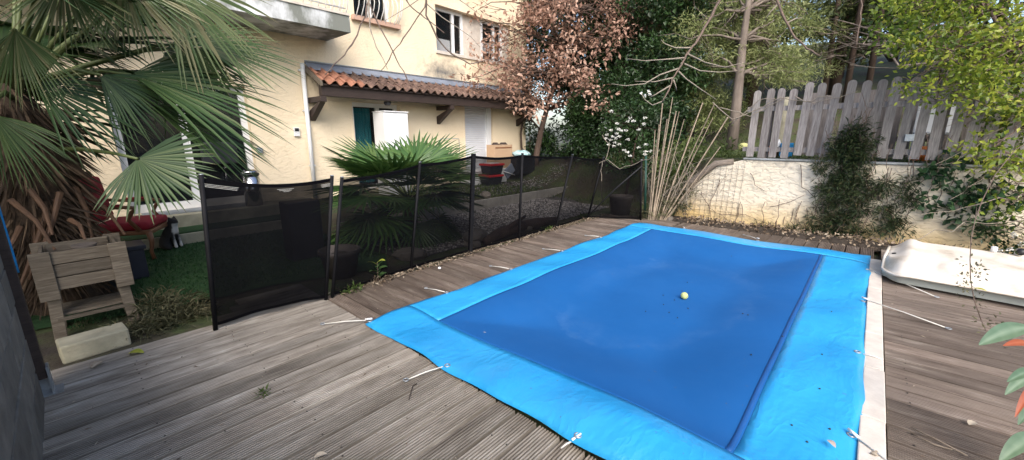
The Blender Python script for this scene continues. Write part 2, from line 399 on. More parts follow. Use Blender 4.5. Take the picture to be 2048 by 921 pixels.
M['lf_ice'] = leafmat('ice_plant_leaf', [(.010, .021, .008), (.021, .040, .014), (.045, .065, .024), (.085, .05, .027)], .5, .1)
M['lf_ivy2'] = leafmat('wall_ivy_leaf', [(.018, .045, .02), (.03, .075, .03), (.06, .12, .045)], .45, .2)
M['lf_photinia'] = leafmat('photinia_leaf', [(.06, .115, .06), (.10, .165, .10), (.20, .27, .18)], .35, .3)
M['lf_red'] = leafmat('young_red_leaf', [(.28, .06, .03), (.42, .12, .05)], .4, .35)
M['lf_grass'] = leafmat('grass_blade', [(.035, .06, .015), (.07, .11, .025), (.13, .16, .05)], .6, .3)
M['lf_dry'] = leafmat('dry_litter', [(.06, .042, .028), (.13, .09, .06), (.26, .2, .14), (.4, .34, .26)], .8, .05)
M['lf_dark_weed'] = leafmat('dull_weed_blade', [(.05, .055, .03), (.10, .10, .05), (.19, .17, .10)], .7, .2)
M['petal'] = leafmat('white_petal', [(.7, .7, .66), (.78, .78, .74)], .6, .25)
M['petiole'] = pmat('palm_stalk', (.12, .15, .05), (.07, .095, .03), 10, .5)
M['petiole_dry'] = pmat('dry_palm_stalk', (.12, .066, .036), (.06, .032, .02), 10, .7)
M['palm_bark'] = pmat('fibrous_palm_trunk', (.09, .06, .04), (.035, .024, .018), 20, .95, 1.0, 40)

# ------------------------------------------------------------------ ground
def sstep(a, b, x):
    t = np.clip((x - a) / (b - a), 0, 1); return t * t * (3 - 2 * t)
def ground_h(x, y):
    x = np.asarray(x, float); y = np.asarray(y, float)
    h = np.full(np.broadcast(x, y).shape, -0.09)
    h = np.where((y > 3.72), -0.03, h)                                        # garden beyond the pool fence
    h = np.where((y > 5.86) & (x > 2.6), -0.03 + .17 * sstep(5.86, 5.9, y) + .11 * sstep(5.9, 7.6, y), h)
    edge = 7.58 + .8 * sstep(2.2, 3.4, y)
    up = sstep(edge, edge + .04 + 1.4 * sstep(2.0, 3.2, y), x)
    fade = 1 - sstep(4.2, 8.5, y - .30 * (x - 8))
    hill = 1.06 + .22 * np.clip(x - 9.0, 0, 40) * sstep(9, 16, x)
    return h * (1 - up * fade) + (hill * fade + .3 * (1 - fade)) * up * (fade > 0) + np.where(fade <= 0, 0, 0) * up
xs = np.concatenate([np.linspace(-30, -2, 12), np.linspace(-1.8, 7.56, 48), [7.575, 7.585, 7.63, 7.7], np.linspace(7.9, 14, 30), np.linspace(14.6, 60, 36)])
ys = np.concatenate([np.linspace(-50, -8, 22), np.linspace(-7.5, 3.70, 46), [3.73], np.linspace(3.85, 5.85, 10), [5.88, 5.91], np.linspace(6.1, 14, 30), np.linspace(15, 60, 20)])
XX, YY = np.meshgrid(xs, ys, indexing='ij'); ZZ = ground_h(XX, YY)
ZZ = ZZ + np.where(XX > 8.2, .05 * np.sin(XX * 2.1 + YY) * np.cos(YY * 1.7), 0)
nx, ny = XX.shape; idx = np.arange(nx * ny).reshape(nx, ny)
q = np.stack([idx[:-1, :-1], idx[1:, :-1], idx[1:, 1:], idx[:-1, 1:]], -1).reshape(-1, 4)
m, nt, bs = nodes('garden_ground')
vec = coords(nt); n1 = noise(nt, vec, 1.4, 8, .65); n2 = noise(nt, vec, 18, 6, .6)
c = ramp(nt, n1, [(.36, (.04, .03, .021)), (.48, (.06, .055, .028)), (.56, (.05, .07, .02)), (.7, (.085, .10, .032))])
c = mix(nt, c, (.03, .025, .02), ramp(nt, n2, [(.5, (0, 0, 0)), (.75, (.6, .6, .6))]))
nt.links.new(c, bs.inputs['Base Color']); bs.inputs['Roughness'].default_value = .95; bump(nt, bs, n2, .8, .03); M['ground'] = m
ground = link('ground', fast_mesh('ground', np.stack([XX, YY, ZZ], -1).reshape(-1, 3), q, smooth=True), M['ground']); props(ground, kind='structure')

def sheet(name, poly, z, mat):
    me = bpy.data.meshes.new(name); me.from_pydata([(x, y, z) for x, y in poly], [], [tuple(range(len(poly)))])
    return props(link(name, me, mat), kind='structure')
m = pmat('artificial_turf', (.012, .045, .012), (.022, .07, .018), 4, .95, 1.0, 160); M['turf'] = m
turf = sheet('lawn', [(-.1, 4.62), (.42, 4.35), (1.2, 4.33), (2.3, 3.95), (2.55, 4.4), (2.55, 6.94), (-3.5, 6.94), (-3.5, 4.9)], -.012, M['turf'])
M['gravel_bed'] = pmat('gravel_bed', (.12, .11, .105), (.05, .046, .044), 30, .95, 1.0, 60)
bed = sheet('gravel_path', [(2.6, 4.0), (7.2, 4.0), (8.4, 5.84), (2.6, 5.84)], -.022, M['gravel_bed'])
# short pile on the lawn
n = 9000; px = rng.uniform(-.2, 2.5, n); py = rng.uniform(4.4, 6.9, n); keep = (py > 4.42 - .0 * px)
pos = np.stack([px, py, np.full(n, -.014)], 1)[keep]
props(link('lawn_pile', leaf_mesh('lawn_pile', pos, rand_dirs(len(pos), 2.2), rand_dirs(len(pos)), .035, .008, rng.random(len(pos)) * .5), leafmat('turf_blade', [(.010, .045, .010), (.02, .075, .018), (.04, .11, .03)], .6, .15)), 'short dark green artificial turf blades in front of the house steps', 'turf', kind='stuff')
# gravel
def pebbles(name, n, xr, yr, zf, size, mat, label, cat):
    px = rng.uniform(*xr, n); py = rng.uniform(*yr, n); pz = zf(px, py)
    o = np.array([[1, 0, 0], [0, 1, 0], [-1, 0, 0], [0, -1, 0], [0, 0, 1], [0, 0, -1]], float)
    f = np.array([[0, 1, 4], [1, 2, 4], [2, 3, 4], [3, 0, 4], [1, 0, 5], [2, 1, 5], [3, 2, 5], [0, 3, 5]])
    s = rng.uniform(*size, n); a = rng.uniform(0, 6.28, n)
    v = np.repeat(o[None], n, 0) * rng.uniform(.6, 1.2, (n, 6, 1)) * s[:, None, None] * np.array([1.2, .9, .55])
    ca, sa = np.cos(a)[:, None], np.sin(a)[:, None]
    v = np.stack([v[..., 0] * ca - v[..., 1] * sa, v[..., 0] * sa + v[..., 1] * ca, v[..., 2]], -1) + np.stack([px, py, pz], 1)[:, None]
    t = (np.arange(n) * 6)[:, None, None] + f[None]
    return props(link(name, fast_mesh(name, v.reshape(-1, 3), t.reshape(-1, 3), np.repeat(rng.random(n), 6)), mat), label, cat, kind='stuff')
M['pebble'] = leafmat('grey_pebble', [(.06, .056, .055), (.13, .12, .115), (.25, .235, .225), (.46, .43, .41)], .85, 0)
pebbles('gravel', 16000, (2.7, 7.6), (4.0, 5.8), lambda x, y: -.012 + 0 * x, (.008, .026), M['pebble'], 'loose grey gravel between the pool fence and the low border', 'gravel')
pebbles('gravel', 3000, (3.6, 9.4), (6.2, 7.2), lambda x, y: ground_h(x, y) + .005, (.010, .03), M['pebble'], 'scattered pale gravel on the bank below the house wall', 'gravel')

# ------------------------------------------------------------------ decking
def board_mesh(L, W=.131, T=.028, ridges=8, depth=.014):
    pts = []; g = W / ridges
    for i in range(ridges):
        x0 = -W/2 + i * g
        pts += [(x0 + g*.22, -depth), (x0 + g*.25, -.0015), (x0 + g*.35, 0), (x0 + g*.65, 0), (x0 + g*.75, -.0015), (x0 + g*.78, -depth)]
    pts += [(W/2, -T), (-W/2, -T)]
    n = len(pts); v = [(-L/2, a, b) for a, b in pts] + [(L/2, a, b) for a, b in pts]
    f = [(i, (i+1) % n, n + (i+1) % n, n + i) for i in range(n)] + [tuple(range(n))[::-1], tuple(range(n, 2*n))]
    me = bpy.data.meshes.new('board'); me.from_pydata(v, [], f); return me
deck = MB().bb(-.62, 1.42, -.22, 3.72, -.085, -.036).bb(1.45, 6.94, 2.3, 3.60, -.085, -.037).bb(-.6, 7.1, -2.55, -.26, -.085, -.038).bb(5.9, 7.05, -.20, 2.28, -.085, -.039).build('deck', M['beam']); props(deck, kind='structure')
def board(me, x, y, along, z=0.0, mat=None):
    o = bpy.data.objects.new('board', me); col.objects.link(o); o.parent = deck
    o.location = (x, y, z + random.uniform(-.0015, .0015)); o.rotation_euler = (random.uniform(-.006, .006), random.uniform(-.0008, .0008), (0 if along == 'x' else R(90)) + random.uniform(-.0012, .0012))
    return o
PB = .1455
near_a = board_mesh(2.04); near_a.materials.append(M['deck'])
near_b = board_mesh(1.02); near_b.materials.append(M['deck'])
y = 3.63; k = 0
while y > -.2:
    board(near_a, .40, y, 'x'); y -= PB
for i, (x0, yy) in enumerate([(.62, 3.775), (.78, 3.92), (.86, 4.066)]):
    me = board_mesh(1.42 - x0 + .0); me.materials.append(M['deck']); board(me, (x0 + 1.42) / 2, yy, 'x')
side = board_mesh(1.28); side.materials.append(M['deck_strip'])
x = 1.503
while x < 6.9:
    board(side, x, 2.955, 'y'); x += PB
rt = board_mesh(2.25); rt.materials.append(M['deck_strip'])
x = -.5
while x < 7.05:
    board(rt, x, -1.39, 'y'); x += PB
far = board_mesh(1.0); far.materials.append(M['deck_strip'])
y = 2.2
while y > -.2:
    board(far, 6.46, y, 'x'); y -= PB
# right-hand coping
coping = thing('pool_coping', 'pale stone coping strip along the right edge of the blue pool cover', 'coping', (4, -.2, 0))
x = .75
while x < 6.2:
    ln = .61
    MB().box((x + ln/2, -.205 + random.uniform(-.002, .002), .004), (ln - .006, .10, .05)).build('coping_stone', M['coping'], coping, bevel=.006); x += ln
# deck screws, two at every fixing
sc_v = MB()
def screws(xs_, ys_):
    for xx in xs_:
        for yy in ys_:
            if random.random() < .6: sc_v.box((xx + random.uniform(-.012, .012), yy + random.uniform(-.006, .006), .0), (.007, .007, .003))
yy = 3.63
while yy > -.2:
    for xx in (-.42, .12, .66, 1.2): screws((xx,), (yy - .045, yy + .045))
    yy -= PB
xx = 1.503
while xx < 6.9:
    screws((xx - .045, xx + .045), (3.0, 3.5)); xx += PB
xx = -.5
while xx < 7.05:
    screws((xx - .045, xx + .045), (-.36, -.9, -1.45)); xx += PB
props(sc_v.build('screw_heads', pmat('dull_screw', (.07, .06, .05), (.04, .035, .03), 9, .5, metal=.6), deck), kind='stuff')
# ------------------------------------------------------------------ pool cover
U0, U1, W0, W1 = 1.40, 6.36, -.168, 2.80        # outer edge
I0, I1, J0, J1 = 1.80, 5.92, .268, 2.385          # woven panel
def cov_z(x, y):
    z = .034 + .010 * np.sin(x * 2.3 + .6) * np.cos(y * 2.9) + .006 * np.sin(x * 5.1 + y * 3.7)
    inx = np.minimum(x - I0, I1 - x); iny = np.minimum(y - J0, J1 - y); ins = np.clip(np.minimum(inx, iny) / .7, 0, 1)
    z = z - .10 * ins * ins * (3 - 2 * ins)
    # stretched hump at the near right corner, rise along the far edge
    z = z + .10 * np.exp(-((x - 1.62) / .20) ** 2 - ((y - .55) / .55) ** 2) + .035 * np.exp(-((x - 6.05) / .2) ** 2) * (.6 + .4 * np.sin(y * 5))
    z = z + .012 * np.exp(-((np.abs(y - 2.58)) / .14) ** 2) * np.sin(x * 8.2) + .012 * np.exp(-((x - 1.6) / .14) ** 2) * np.sin(y * 9.0 + 1)
    z = z + .006 * np.sin(11 * (x * .6 + y)) * np.exp(-((y + .05) / .25) ** 2)
    d_edge = np.minimum(np.minimum(x - U0, U1 - x), np.minimum(y - W0, W1 - y))
    return z + .012 * np.sin(np.clip(d_edge, 0, .12) / .12 * math.pi / 2) - .012
def edge_wave(x, y):
    # scalloped outer edge: pulled out at the eyelets, slack between them
    fx = np.where(np.abs(x - U0) < 1e-6, 1, np.where(np.abs(x - U1) < 1e-6, -1, 0)); fy = np.where(np.abs(y - W0) < 1e-6, 1, np.where(np.abs(y - W1) < 1e-6, -1, 0))
    return x + fx * .022 * np.sin(y * 3.2 + .8) ** 2 - fx * .01 + fx * .006 * np.sin(y * 13), y + np.where(fy > 0, .012, .028) * fy * np.sin(x * 3.3 + .3) ** 2 + fy * .004 * np.sin(x * 11)
def cov_part(name, rects, mat, dz=0.0):
    vs = []; fs = []; off = 0
    for x0, x1, y0, y1 in rects:
        nx = max(2, int((x1 - x0) / .045)); ny = max(2, int((y1 - y0) / .045))
        gx, gy = np.meshgrid(np.linspace(x0, x1, nx + 1), np.linspace(y0, y1, ny + 1), indexing='ij')
        ex, ey = edge_wave(gx, gy); z = cov_z(gx, gy) + dz
        vs.append(np.stack([ex, ey, z], -1).reshape(-1, 3)); ii = np.arange((nx+1) * (ny+1)).reshape(nx+1, ny+1) + off
        fs.append(np.stack([ii[:-1, :-1], ii[1:, :-1], ii[1:, 1:], ii[:-1, 1:]], -1).reshape(-1, 4)); off += (nx+1) * (ny+1)
    o = link(name, fast_mesh(name, np.concatenate(vs), np.concatenate(fs), smooth=True), mat, cover)
    so = o.modifiers.new('thick', 'SOLIDIFY'); so.thickness = .004; so.offset = -1
    return o
cover = thing('pool_cover', 'large rectangular blue pool cover with a lighter glossy border lying over the deck', 'pool cover', (3.9, 1.3, 0))
cov_part('border', [(U0, I0, W0, W1)], M['cover_rim']); cov_part('border', [(I1, U1, W0, W1)], M['cover_rim'])
cov_part('border', [(I0, I1, J1, W1)], M['cover_rim']); cov_part('border', [(I0, I1, W0, J0)], M['cover_rim'])
cov_part('centre_panel', [(I0 - .01, I1 + .01, J0 - .01, J1 + .01)], M['cover_mid'], -.0015)
cov_part('seam_band', [(I0 + .01, I1 - .01, J0 + .010, J0 + .034)], M['cover_seam'], .002)

def cz(x, y): return float(cov_z(np.array(x), np.array(y)))
def eyelet(x, y):
    mb = MB(); n = 12; z = cz(min(max(x, U0 + .02), U1 - .02), min(max(y, W0 + .02), W1 - .02)) + .003
    ring = [V(x + .016 * math.cos(a), y + .016 * math.sin(a), z) for a in [2 * math.pi * i / n for i in range(n + 1)]]
    mb.tube(ring, .0045, 5, False); return mb.build('eyelet', M['steel'], cover, True)
def tie(a, b, label, r=.004, ring=True, sleeve=True):
    t = thing('elastic_tie', label, 'elastic tie', (b[0], b[1], 0), 'white elastic ties round the pool cover')
    a = Vector(a); b = Vector(b); mid = (a + b) / 2 + V(0, 0, .006)
    MB().tube([a, mid, b], r, 6).build('cord', M['rope_white'], t, True)
    if ring:
        d = (b - a).normalized(); n = 10
        MB().tube([b + V(math.cos(2 * math.pi * i / n) * .016, math.sin(2 * math.pi * i / n) * .016, .002) + d * .014 for i in range(n + 1)], .0035, 5, False).build('peg', M['steel'], t, True)
    if sleeve:
        d = (b - a).normalized()
        MB().tube([a - d * .05 + V(0, 0, .010), a + d * .005 + V(0, 0, .008)], .0075, 8).build('toggle', M['white_pvc'], t, True)
    eyelet(a.x - (b - a).normalized().x * .03, a.y - (b - a).normalized().y * .03)
tie((1.41, 2.80, .03), (1.18, 3.02, .012), 'white elastic tie pointing left from the near left corner of the cover')
tie((1.40, 1.83, .03), (1.19, 1.90, .014), 'slack white elastic tie in the middle of the near cover edge', r=.004, sleeve=False)
tie((1.40, .86, .04), (1.34, .885, .025), 'short white toggle tie at the bottom edge of the picture', ring=False)
tie((2.20, 2.80, .03), (2.17, 3.03, .012), 'white elastic tie by the laurel seedling, nearest on the fence side', sleeve=False)
tie((3.10, 2.80, .03), (3.07, 3.04, .012), 'white elastic tie on the fence side, second from the near corner', sleeve=False)
tie((4.06, 2.79, .03), (4.03, 3.02, .012), 'white elastic tie on the fence side, third from the near corner', sleeve=False)
tie((5.03, 2.79, .03), (5.02, 2.99, .012), 'white elastic tie on the fence side, farthest from the near corner', sleeve=False)
tie((6.37, 2.05, .04), (6.56, 2.13, .02), 'white tie lying on the far border near the bamboo canes', ring=False)
tie((6.37, 1.05, .04), (6.60, 1.25, .014), 'white tie at the far edge in front of the cream garden wall', sleeve=True)
tie((5.65, -.16, .035), (5.15, -.62, .014), 'long white tie running under the cream fibreglass shell', sleeve=False)
tie((4.55, -.16, .035), (4.33, -.62, .012), 'long white tie with a toggle on the right-hand deck')
tie((3.35, -.15, .035), (3.36, -.25, .03), 'very short white tie across the pale coping', ring=False, sleeve=False)
tie((2.33, -.15, .035), (1.95, -.60, .012), 'long white tie at the near right corner of the cover')

# ------------------------------------------------------------------ house
HY = 8.0
def holed_wall(name, x0, x1, z0, z1, holes, y, depth, mat, parent):
    X = sorted({x0, x1, *[h[0] for h in holes], *[h[1] for h in holes]}); Z = sorted({z0, z1, *[h[2] for h in holes], *[h[3] for h in holes]})
    mb = MB(); vid = {}
    def vv(x, yy, z):
        k = (round(x, 4), round(yy, 4), round(z, 4))
        if k not in vid: vid[k] = len(mb.v); mb.v.append(Vector((x, yy, z)))
        return vid[k]
    for a, b in zip(X, X[1:]):
        for c, d in zip(Z, Z[1:]):
            cx, cz_ = (a + b) / 2, (c + d) / 2
            if any(h[0] < cx < h[1] and h[2] < cz_ < h[3] for h in holes): continue
            mb.f.append((vv(a, y, c), vv(b, y, c), vv(b, y, d), vv(a, y, d)))
            mb.f.append((vv(a, y + depth, c), vv(a, y + depth, d), vv(b, y + depth, d), vv(b, y + depth, c)))
    for h in holes:
        a, b, c, d = h
        mb.f += [(vv(a, y, c), vv(a, y, d), vv(a, y + depth, d), vv(a, y + depth, c)), (vv(b, y, c), vv(b, y + depth, c), vv(b, y + depth, d), vv(b, y, d)),
                 (vv(a, y, d), vv(b, y, d), vv(b, y + depth, d), vv(a, y + depth, d)), (vv(a, y, c), vv(a, y + depth, c), vv(b, y + depth, c), vv(b, y, c))]
    me = bpy.data.meshes.new(name); me.from_pydata([tuple(p) for p in mb.v], [], mb.f)
    return link(name, me, mat, parent)
house = thing('house', 'two-storey cream roughcast house with balcony, tiled canopy and white windows', 'house', (3, 8, 0))
DOOR = (.60, 2.30, .31, 2.25); PAT = (4.15, 5.27, .32, 2.12); SHU = (7.17, 8.19, .24, 2.19); GRI = (4.36, 5.20, 3.74, 5.05); UPW = (6.35, 8.95, 3.38, 4.38); LEF = (-1.5, -.35, 1.15, 2.35)
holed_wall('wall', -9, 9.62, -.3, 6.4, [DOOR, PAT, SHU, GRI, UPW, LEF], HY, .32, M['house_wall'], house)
MB().bb(9.32, 9.62, 8.33, 15, -.3, 6.4).build('wall', M['house_wall'], house)
MB().bb(-9, 9.3, 14.6, 14.9, -.3, 6.4).build('wall', M['house_wall'], house)
MB().bb(-9.5, 10.1, 7.4, 15.6, 6.42, 6.6).build('roof', M['tile_old'], house)
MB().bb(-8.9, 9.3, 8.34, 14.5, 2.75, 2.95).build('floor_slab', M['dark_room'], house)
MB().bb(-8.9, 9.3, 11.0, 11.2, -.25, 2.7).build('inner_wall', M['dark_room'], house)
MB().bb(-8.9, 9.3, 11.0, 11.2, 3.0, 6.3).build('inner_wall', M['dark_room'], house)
def window(rect, mull, parent=house, fr=.06, y=HY + .14, name='window', mat='white_pvc', bot=.06):
    a, b, c, d = rect; mb = MB()
    mb.bb(a, a + fr, y, y + .06, c, d).bb(b - fr, b, y, y + .06, c, d).bb(a + fr, b - fr, y, y + .06, d - fr, d).bb(a + fr, b - fr, y, y + .06, c, c + bot)
    for x in mull: mb.bb(x - fr / 2, x + fr / 2, y - .004, y + .056, c + bot, d - fr)
    f = mb.build(name, M[mat], parent)
    xs_ = [a + fr] + [k for x in mull for k in (x - fr / 2, x + fr / 2)] + [b - fr]
    for i in range(0, len(xs_), 2): MB().bb(xs_[i], xs_[i+1], y + .026, y + .034, c + bot, d - fr).build('pane', M['glass'], f)
    return f
window(DOOR, [1.42], fr=.09, bot=.12, name='french_door')
window(PAT, [4.78], fr=.085, bot=.1, name='french_door')
MB().bb(PAT[0], PAT[1], HY - .05, HY + .14, PAT[2] - .05, PAT[2] - .002).build('sill', M['kerb'], house)
wf = window((UPW[0], 7.30, UPW[2], UPW[3]), [6.98], fr=.07)
MB().bb(7.30, 7.92, HY + .15, HY + .19, UPW[2], UPW[3]).build('infill_panel', M['coping'], house)
window((7.92, 8.72, UPW[2], UPW[3]), [8.40], fr=.07)
MB().bb(8.72, 8.95, HY + .08, HY + .19, UPW[2], UPW[3]).build('infill_panel', M['coping'], house)
MB().bb(UPW[0] - .03, UPW[1] + .03, HY - .04, HY + .14, UPW[2] - .05, UPW[2] + .012).build('sill', M['coping'], house)
MB().bb(6.46, 6.92, HY + .20, HY + .215, 3.46, 3.72).build('blind', M['white_pvc'], house); MB().bb(8.0, 8.33, HY + .20, HY + .215, 3.62, 3.86).build('blind', M['white_pvc'], house)
MB().bb(8.50, 8.60, HY + .20, HY + .22, 3.66, 3.90).build('yellow_card', pmat('yellow_card', (.62, .45, .02), (.55, .4, .02), 5, .7), house)
window(GRI, [4.78], fr=.06)
window(LEF, [-.92], fr=.07)
MB().bb(GRI[0] - .08, GRI[1] + .14, HY - .10, HY + .13, GRI[2] - .09, GRI[2] - .004).build('sill', pmat('pink_clay_sill', (.50, .33, .25), (.4, .26, .2), 6, .8), house)
# bowed white window grille
grille = thing('window_grille', 'white bowed wrought iron grille over the small upper window', 'grille', (4.8, 7.9, 3.7))
for i in range(9):
    x = 4.34 + i * .105
    p = []
    for k in range(13):
        z = 3.70 + k * .10; s = k / 12
        p.append(V(x + .02 * math.sin(s * 9), HY - .05 - .20 * math.exp(-((s - .28) / .22) ** 2) , z))
    MB().tube(p, .009, 5).build('bar', M['iron_white'], grille, True)
for z in (3.71, 4.28, 4.86): MB().tube([V(4.30, HY - .055 - (.17 if z == 4.28 else .0), z), V(5.22, HY - .055 - (.17 if z == 4.28 else .0), z)], .012, 5).build('rail', M['iron_white'], grille, True)
for x in (5.26, 5.30):
    MB().tube([V(x + .0, HY - .04, 3.72), V(x + .03, HY - .16, 3.9), V(x + .05, HY - .20, 4.15), V(x, HY - .10, 4.5), V(x, HY - .03, 4.8)], .01, 5).build('scroll', M['iron_white'], grille, True)
# balcony
SL = dict(x1=3.76, y0=7.07, z0=3.18, z1=3.44)
MB().bb(-7, SL['x1'], SL['y0'], HY - .003, SL['z0'], SL['z1']).build('balcony_slab', M['slab_edge'], house)
MB().bb(-7, SL['x1'] - .002, SL['y0'] - .02, SL['y0'] + .10, SL['z1'] + .002, SL['z1'] + .04).build('balcony_lip', M['coping'], house)
rail = thing('balcony_railing', 'white wavy iron railing along the balcony edge at the top', 'railing', (1, 7.1, 3.48))
MB().tube([V(-4, 7.11, 3.56), V(3.72, 7.11, 3.56)], .013, 6).build('rail', M['iron_white'], rail, True); MB().tube([V(-4, 7.11, 4.40), V(3.72, 7.11, 4.40)], .018, 6).build('rail', M['iron_white'], rail, True)
x = 3.70
while x > -.4:
    ph = random.random() * .4
    MB().tube([V(x + .022 * math.sin(k / 11 * 9 + 1), 7.11 - .13 * math.exp(-((k / 11 - .3) / .22) ** 2), 3.482 + k * .0835) for k in range(12)], .0085, 5).build('baluster', M['iron_white'], rail, True); x -= .118
for i in range(5):
    MB().tube([V(3.72, 7.15 + i * .17, 3.44 + .0), V(3.72 + .1 * math.exp(-((.3 - .3) / .2) ** 2), 7.15 + i * .17, 3.75), V(3.72, 7.15 + i * .17, 4.1), V(3.72, 7.15 + i * .17, 4.40)], .0085, 5).build('baluster', M['iron_white'], rail, True)
# canopy
can = thing('tiled_canopy', 'low clay-tiled canopy on dark timber brackets along the house wall', 'canopy', (6.3, 7.7, 2.4))
X0, X1 = 3.30, 9.45
MB().bb(X0 + .02, X1, 7.44, 7.56, 2.14, 2.335).build('beam', M['beam'], can, bevel=.008)
MB().prism([V(X0 + .02, 7.40, 2.345), V(X0 + .02, 7.97, 2.63), V(X0 + .02, 7.97, 2.60), V(X0 + .02, 7.40, 2.315)], (X1 - X0, 0, 0)).build('soffit_board', M['beam'], can)
MB().prism([V(X0 - .03, 7.36, 2.30), V(X0 - .03, 7.98, 2.62), V(X0 - .03, 7.98, 2.70), V(X0 - .03, 7.36, 2.385)], (.045, 0, 0)).build('verge_board', M['planter'], can)
MB().prism([V(X0, 7.80, 2.615), V(X0, 7.985, 2.735), V(X0, 7.985, 2.76), V(X0, 7.80, 2.64)], (X1 - X0 + .1, 0, 0)).build('flashing', M['flash'], can)
MB().tube([V(X0, 7.975, 2.775), V(X1 + .1, 7.975, 2.775)], .014, 6).build('flashing_edge', M['steel'], can)
for x in (3.34, 6.30, 9.2):
    br = MB().bb(x - .055, x + .055, 7.44, 7.98, 2.04, 2.135).build('bracket_arm', M['beam'], can, bevel=.006)
    MB().prism([V(x - .05, 7.985, 1.72), V(x - .05, 7.985, 1.90), V(x - .05, 7.60, 2.035), V(x - .05, 7.48, 2.035)], (.10, 0, 0)).build('brace', M['beam'], br, bevel=.005)
x = X0 + .55
while x < X1: MB().prism([V(x, 7.46, 2.338), V(x, 7.98, 2.598), V(x, 7.98, 2.52), V(x, 7.57, 2.31)], (.05, 0, 0)).build('rafter', M['beam'], can); x += .55
def tile_mesh(Wd=.205, L=.33, amp=.038, th=.016, n=12):
    v = []; f = []
    prof = [(-Wd/2 + Wd * i / n, amp * math.sin(2 * math.pi * i / n + .6)) for i in range(n + 1)]
    for yy in (0, L):
        for dz in (0, -th):
            for a, b in prof: v.append((a, yy, b + dz))
    k = n + 1
    for i in range(n):
        f += [(i, i+1, 2*k+i+1, 2*k+i), (k+i+1, k+i, 3*k+i, 3*k+i+1), (i+1, i, k+i, k+i+1), (2*k+i, 2*k+i+1, 3*k+i+1, 3*k+i)]
    f += [(0, 2*k, 3*k, k), (n, k+n, 3*k+n, 2*k+n)]
    me = bpy.data.meshes.new('roof_tile'); me.from_pydata(v, [], f); me.polygons.foreach_set('use_smooth', [True] * len(f)); return me
t_new, t_old = tile_mesh(), tile_mesh(); t_new.materials.append(M['tile_red']); t_old.materials.append(M['tile_old'])
sl = math.atan2(.285, .57); i = 0; x = X0 + .10
while x < X1 + .05:
    for row in (1, 0):
        o = bpy.data.objects.new('roof_tile', t_new if i < 4 - row else t_old); col.objects.link(o); o.parent = can; o.matrix_parent_inverse = PINV[can.name]
        o.location = (x + random.uniform(-.006, .006), 7.345 + row * .25 * math.cos(sl) + random.uniform(-.008, .008), 2.372 + row * .25 * math.sin(sl) + (.014 if row else 0) + random.uniform(-.003, .004))
        o.rotation_euler = (sl - .03, random.uniform(-.015, .015), random.uniform(-.02, .02))
    x += .200; i += 1
MB().lathe((4.72, 7.62, 2.06), [(.05, 0), (.075, .03), (.075, .075)], 14).build('outdoor_lamp', M['black_plastic'], can)
# downpipe and cables
dp = thing('downpipe', 'white plastic downpipe on the wall left of the tiled canopy', 'downpipe', (3.2, 7.94, .3))
MB().tube([V(3.235, 7.93, 2.72), V(3.22, 7.93, 1.6), V(3.205, 7.93, .28)], .038, 10).build('pipe', M['white_pvc'], dp, True)
for z in (.9, 1.9, 2.6): MB().box((3.22, 7.955, z), (.10, .06, .03)).build('clip', M['white_pvc'], dp)
kp = thing('keypad', 'small white and grey keypad on the wall beside the downpipe', 'keypad', (3.02, 7.98, 1.5))
MB().bb(2.97, 3.07, 7.955, 7.995, 1.44, 1.60).build('body', M['white_pvc'], kp, bevel=.006); MB().bb(2.985, 3.055, 7.948, 7.954, 1.53, 1.585).build('screen', M['black_plastic'], kp)
MB().bb(2.33, 2.42, 7.955, 7.995, 1.16, 1.25).build('plate', M['steel'], thing('key_switch', 'small square grey switch box on the wall near the glass door', 'switch', (2.37, 7.98, 1.2)), bevel=.005)
MB().bb(8.66, 8.75, 7.95, 7.995, .95, 1.04).build('plate', M['steel'], thing('outdoor_socket', 'small grey outdoor socket right of the roller shutter', 'socket', (8.7, 7.98, 1)), bevel=.005)
# roller shutter
rs = thing('roller_shutter', 'closed white roller shutter in the right-hand doorway of the house', 'roller shutter', (7.68, 8.1, .24))
z = SHU[2]
while z < SHU[3] - .01:
    MB().prism([V(SHU[0] + .03, HY + .10, z), V(SHU[0] + .03, HY + .088, z + .012), V(SHU[0] + .03, HY + .088, z + .036), V(SHU[0] + .03, HY + .10, z + .047), V(SHU[0] + .03, HY + .11, z + .047), V(SHU[0] + .03, HY + .11, z)], (SHU[1] - SHU[0] - .22, 0, 0)).build('slat', M['shutter'], rs); z += .049
MB().bb(SHU[1] - .19, SHU[1] - .03, HY + .03, HY + .11, SHU[2], SHU[3] - .002).build('guide_rail', M['white_pvc'], rs); MB().bb(SHU[0] + .002, SHU[0] + .03, HY + .06, HY + .12, SHU[2], SHU[3] - .002).build('guide_rail', M['white_pvc'], rs)
# curtain in the french door
cu = MB(); n = 40
for i in range(n + 1):
    xx = 4.25 + .42 * i / n; yy = HY + .30 + .022 * math.sin(i * 1.1)
    cu.v += [V(xx, yy, .45), V(xx + .02 * math.sin(i * .2), yy, 2.02)]
for i in range(n): cu.f.append((2*i, 2*i+2, 2*i+3, 2*i+1))
props(cu.build('curtain', M['teal_cloth'], None, True), 'teal curtain behind the left pane of the glazed door', 'curtain')
# dark drape in the wide glass door
# steps
st = thing('house_steps', 'two low cream steps with dark turf treads below the wide glass door', 'steps', (1, 7.4, 0))
MB().bb(-2.5, 3.15, 6.96, 7.46, -.05, .125).build('step', M['kerb'], st, bevel=.01); MB().bb(-2.5, 3.0, 7.47, 7.99, -.05, .315).build('step', M['kerb'], st, bevel=.01)
MB().bb(-2.48, 3.12, 7.0, 7.455, .127, .14).build('turf_mat', M['turf'], st)
MB().bb(.7, 2.2, 7.62, 7.96, .317, .335).build('threshold', M['steel'], st)
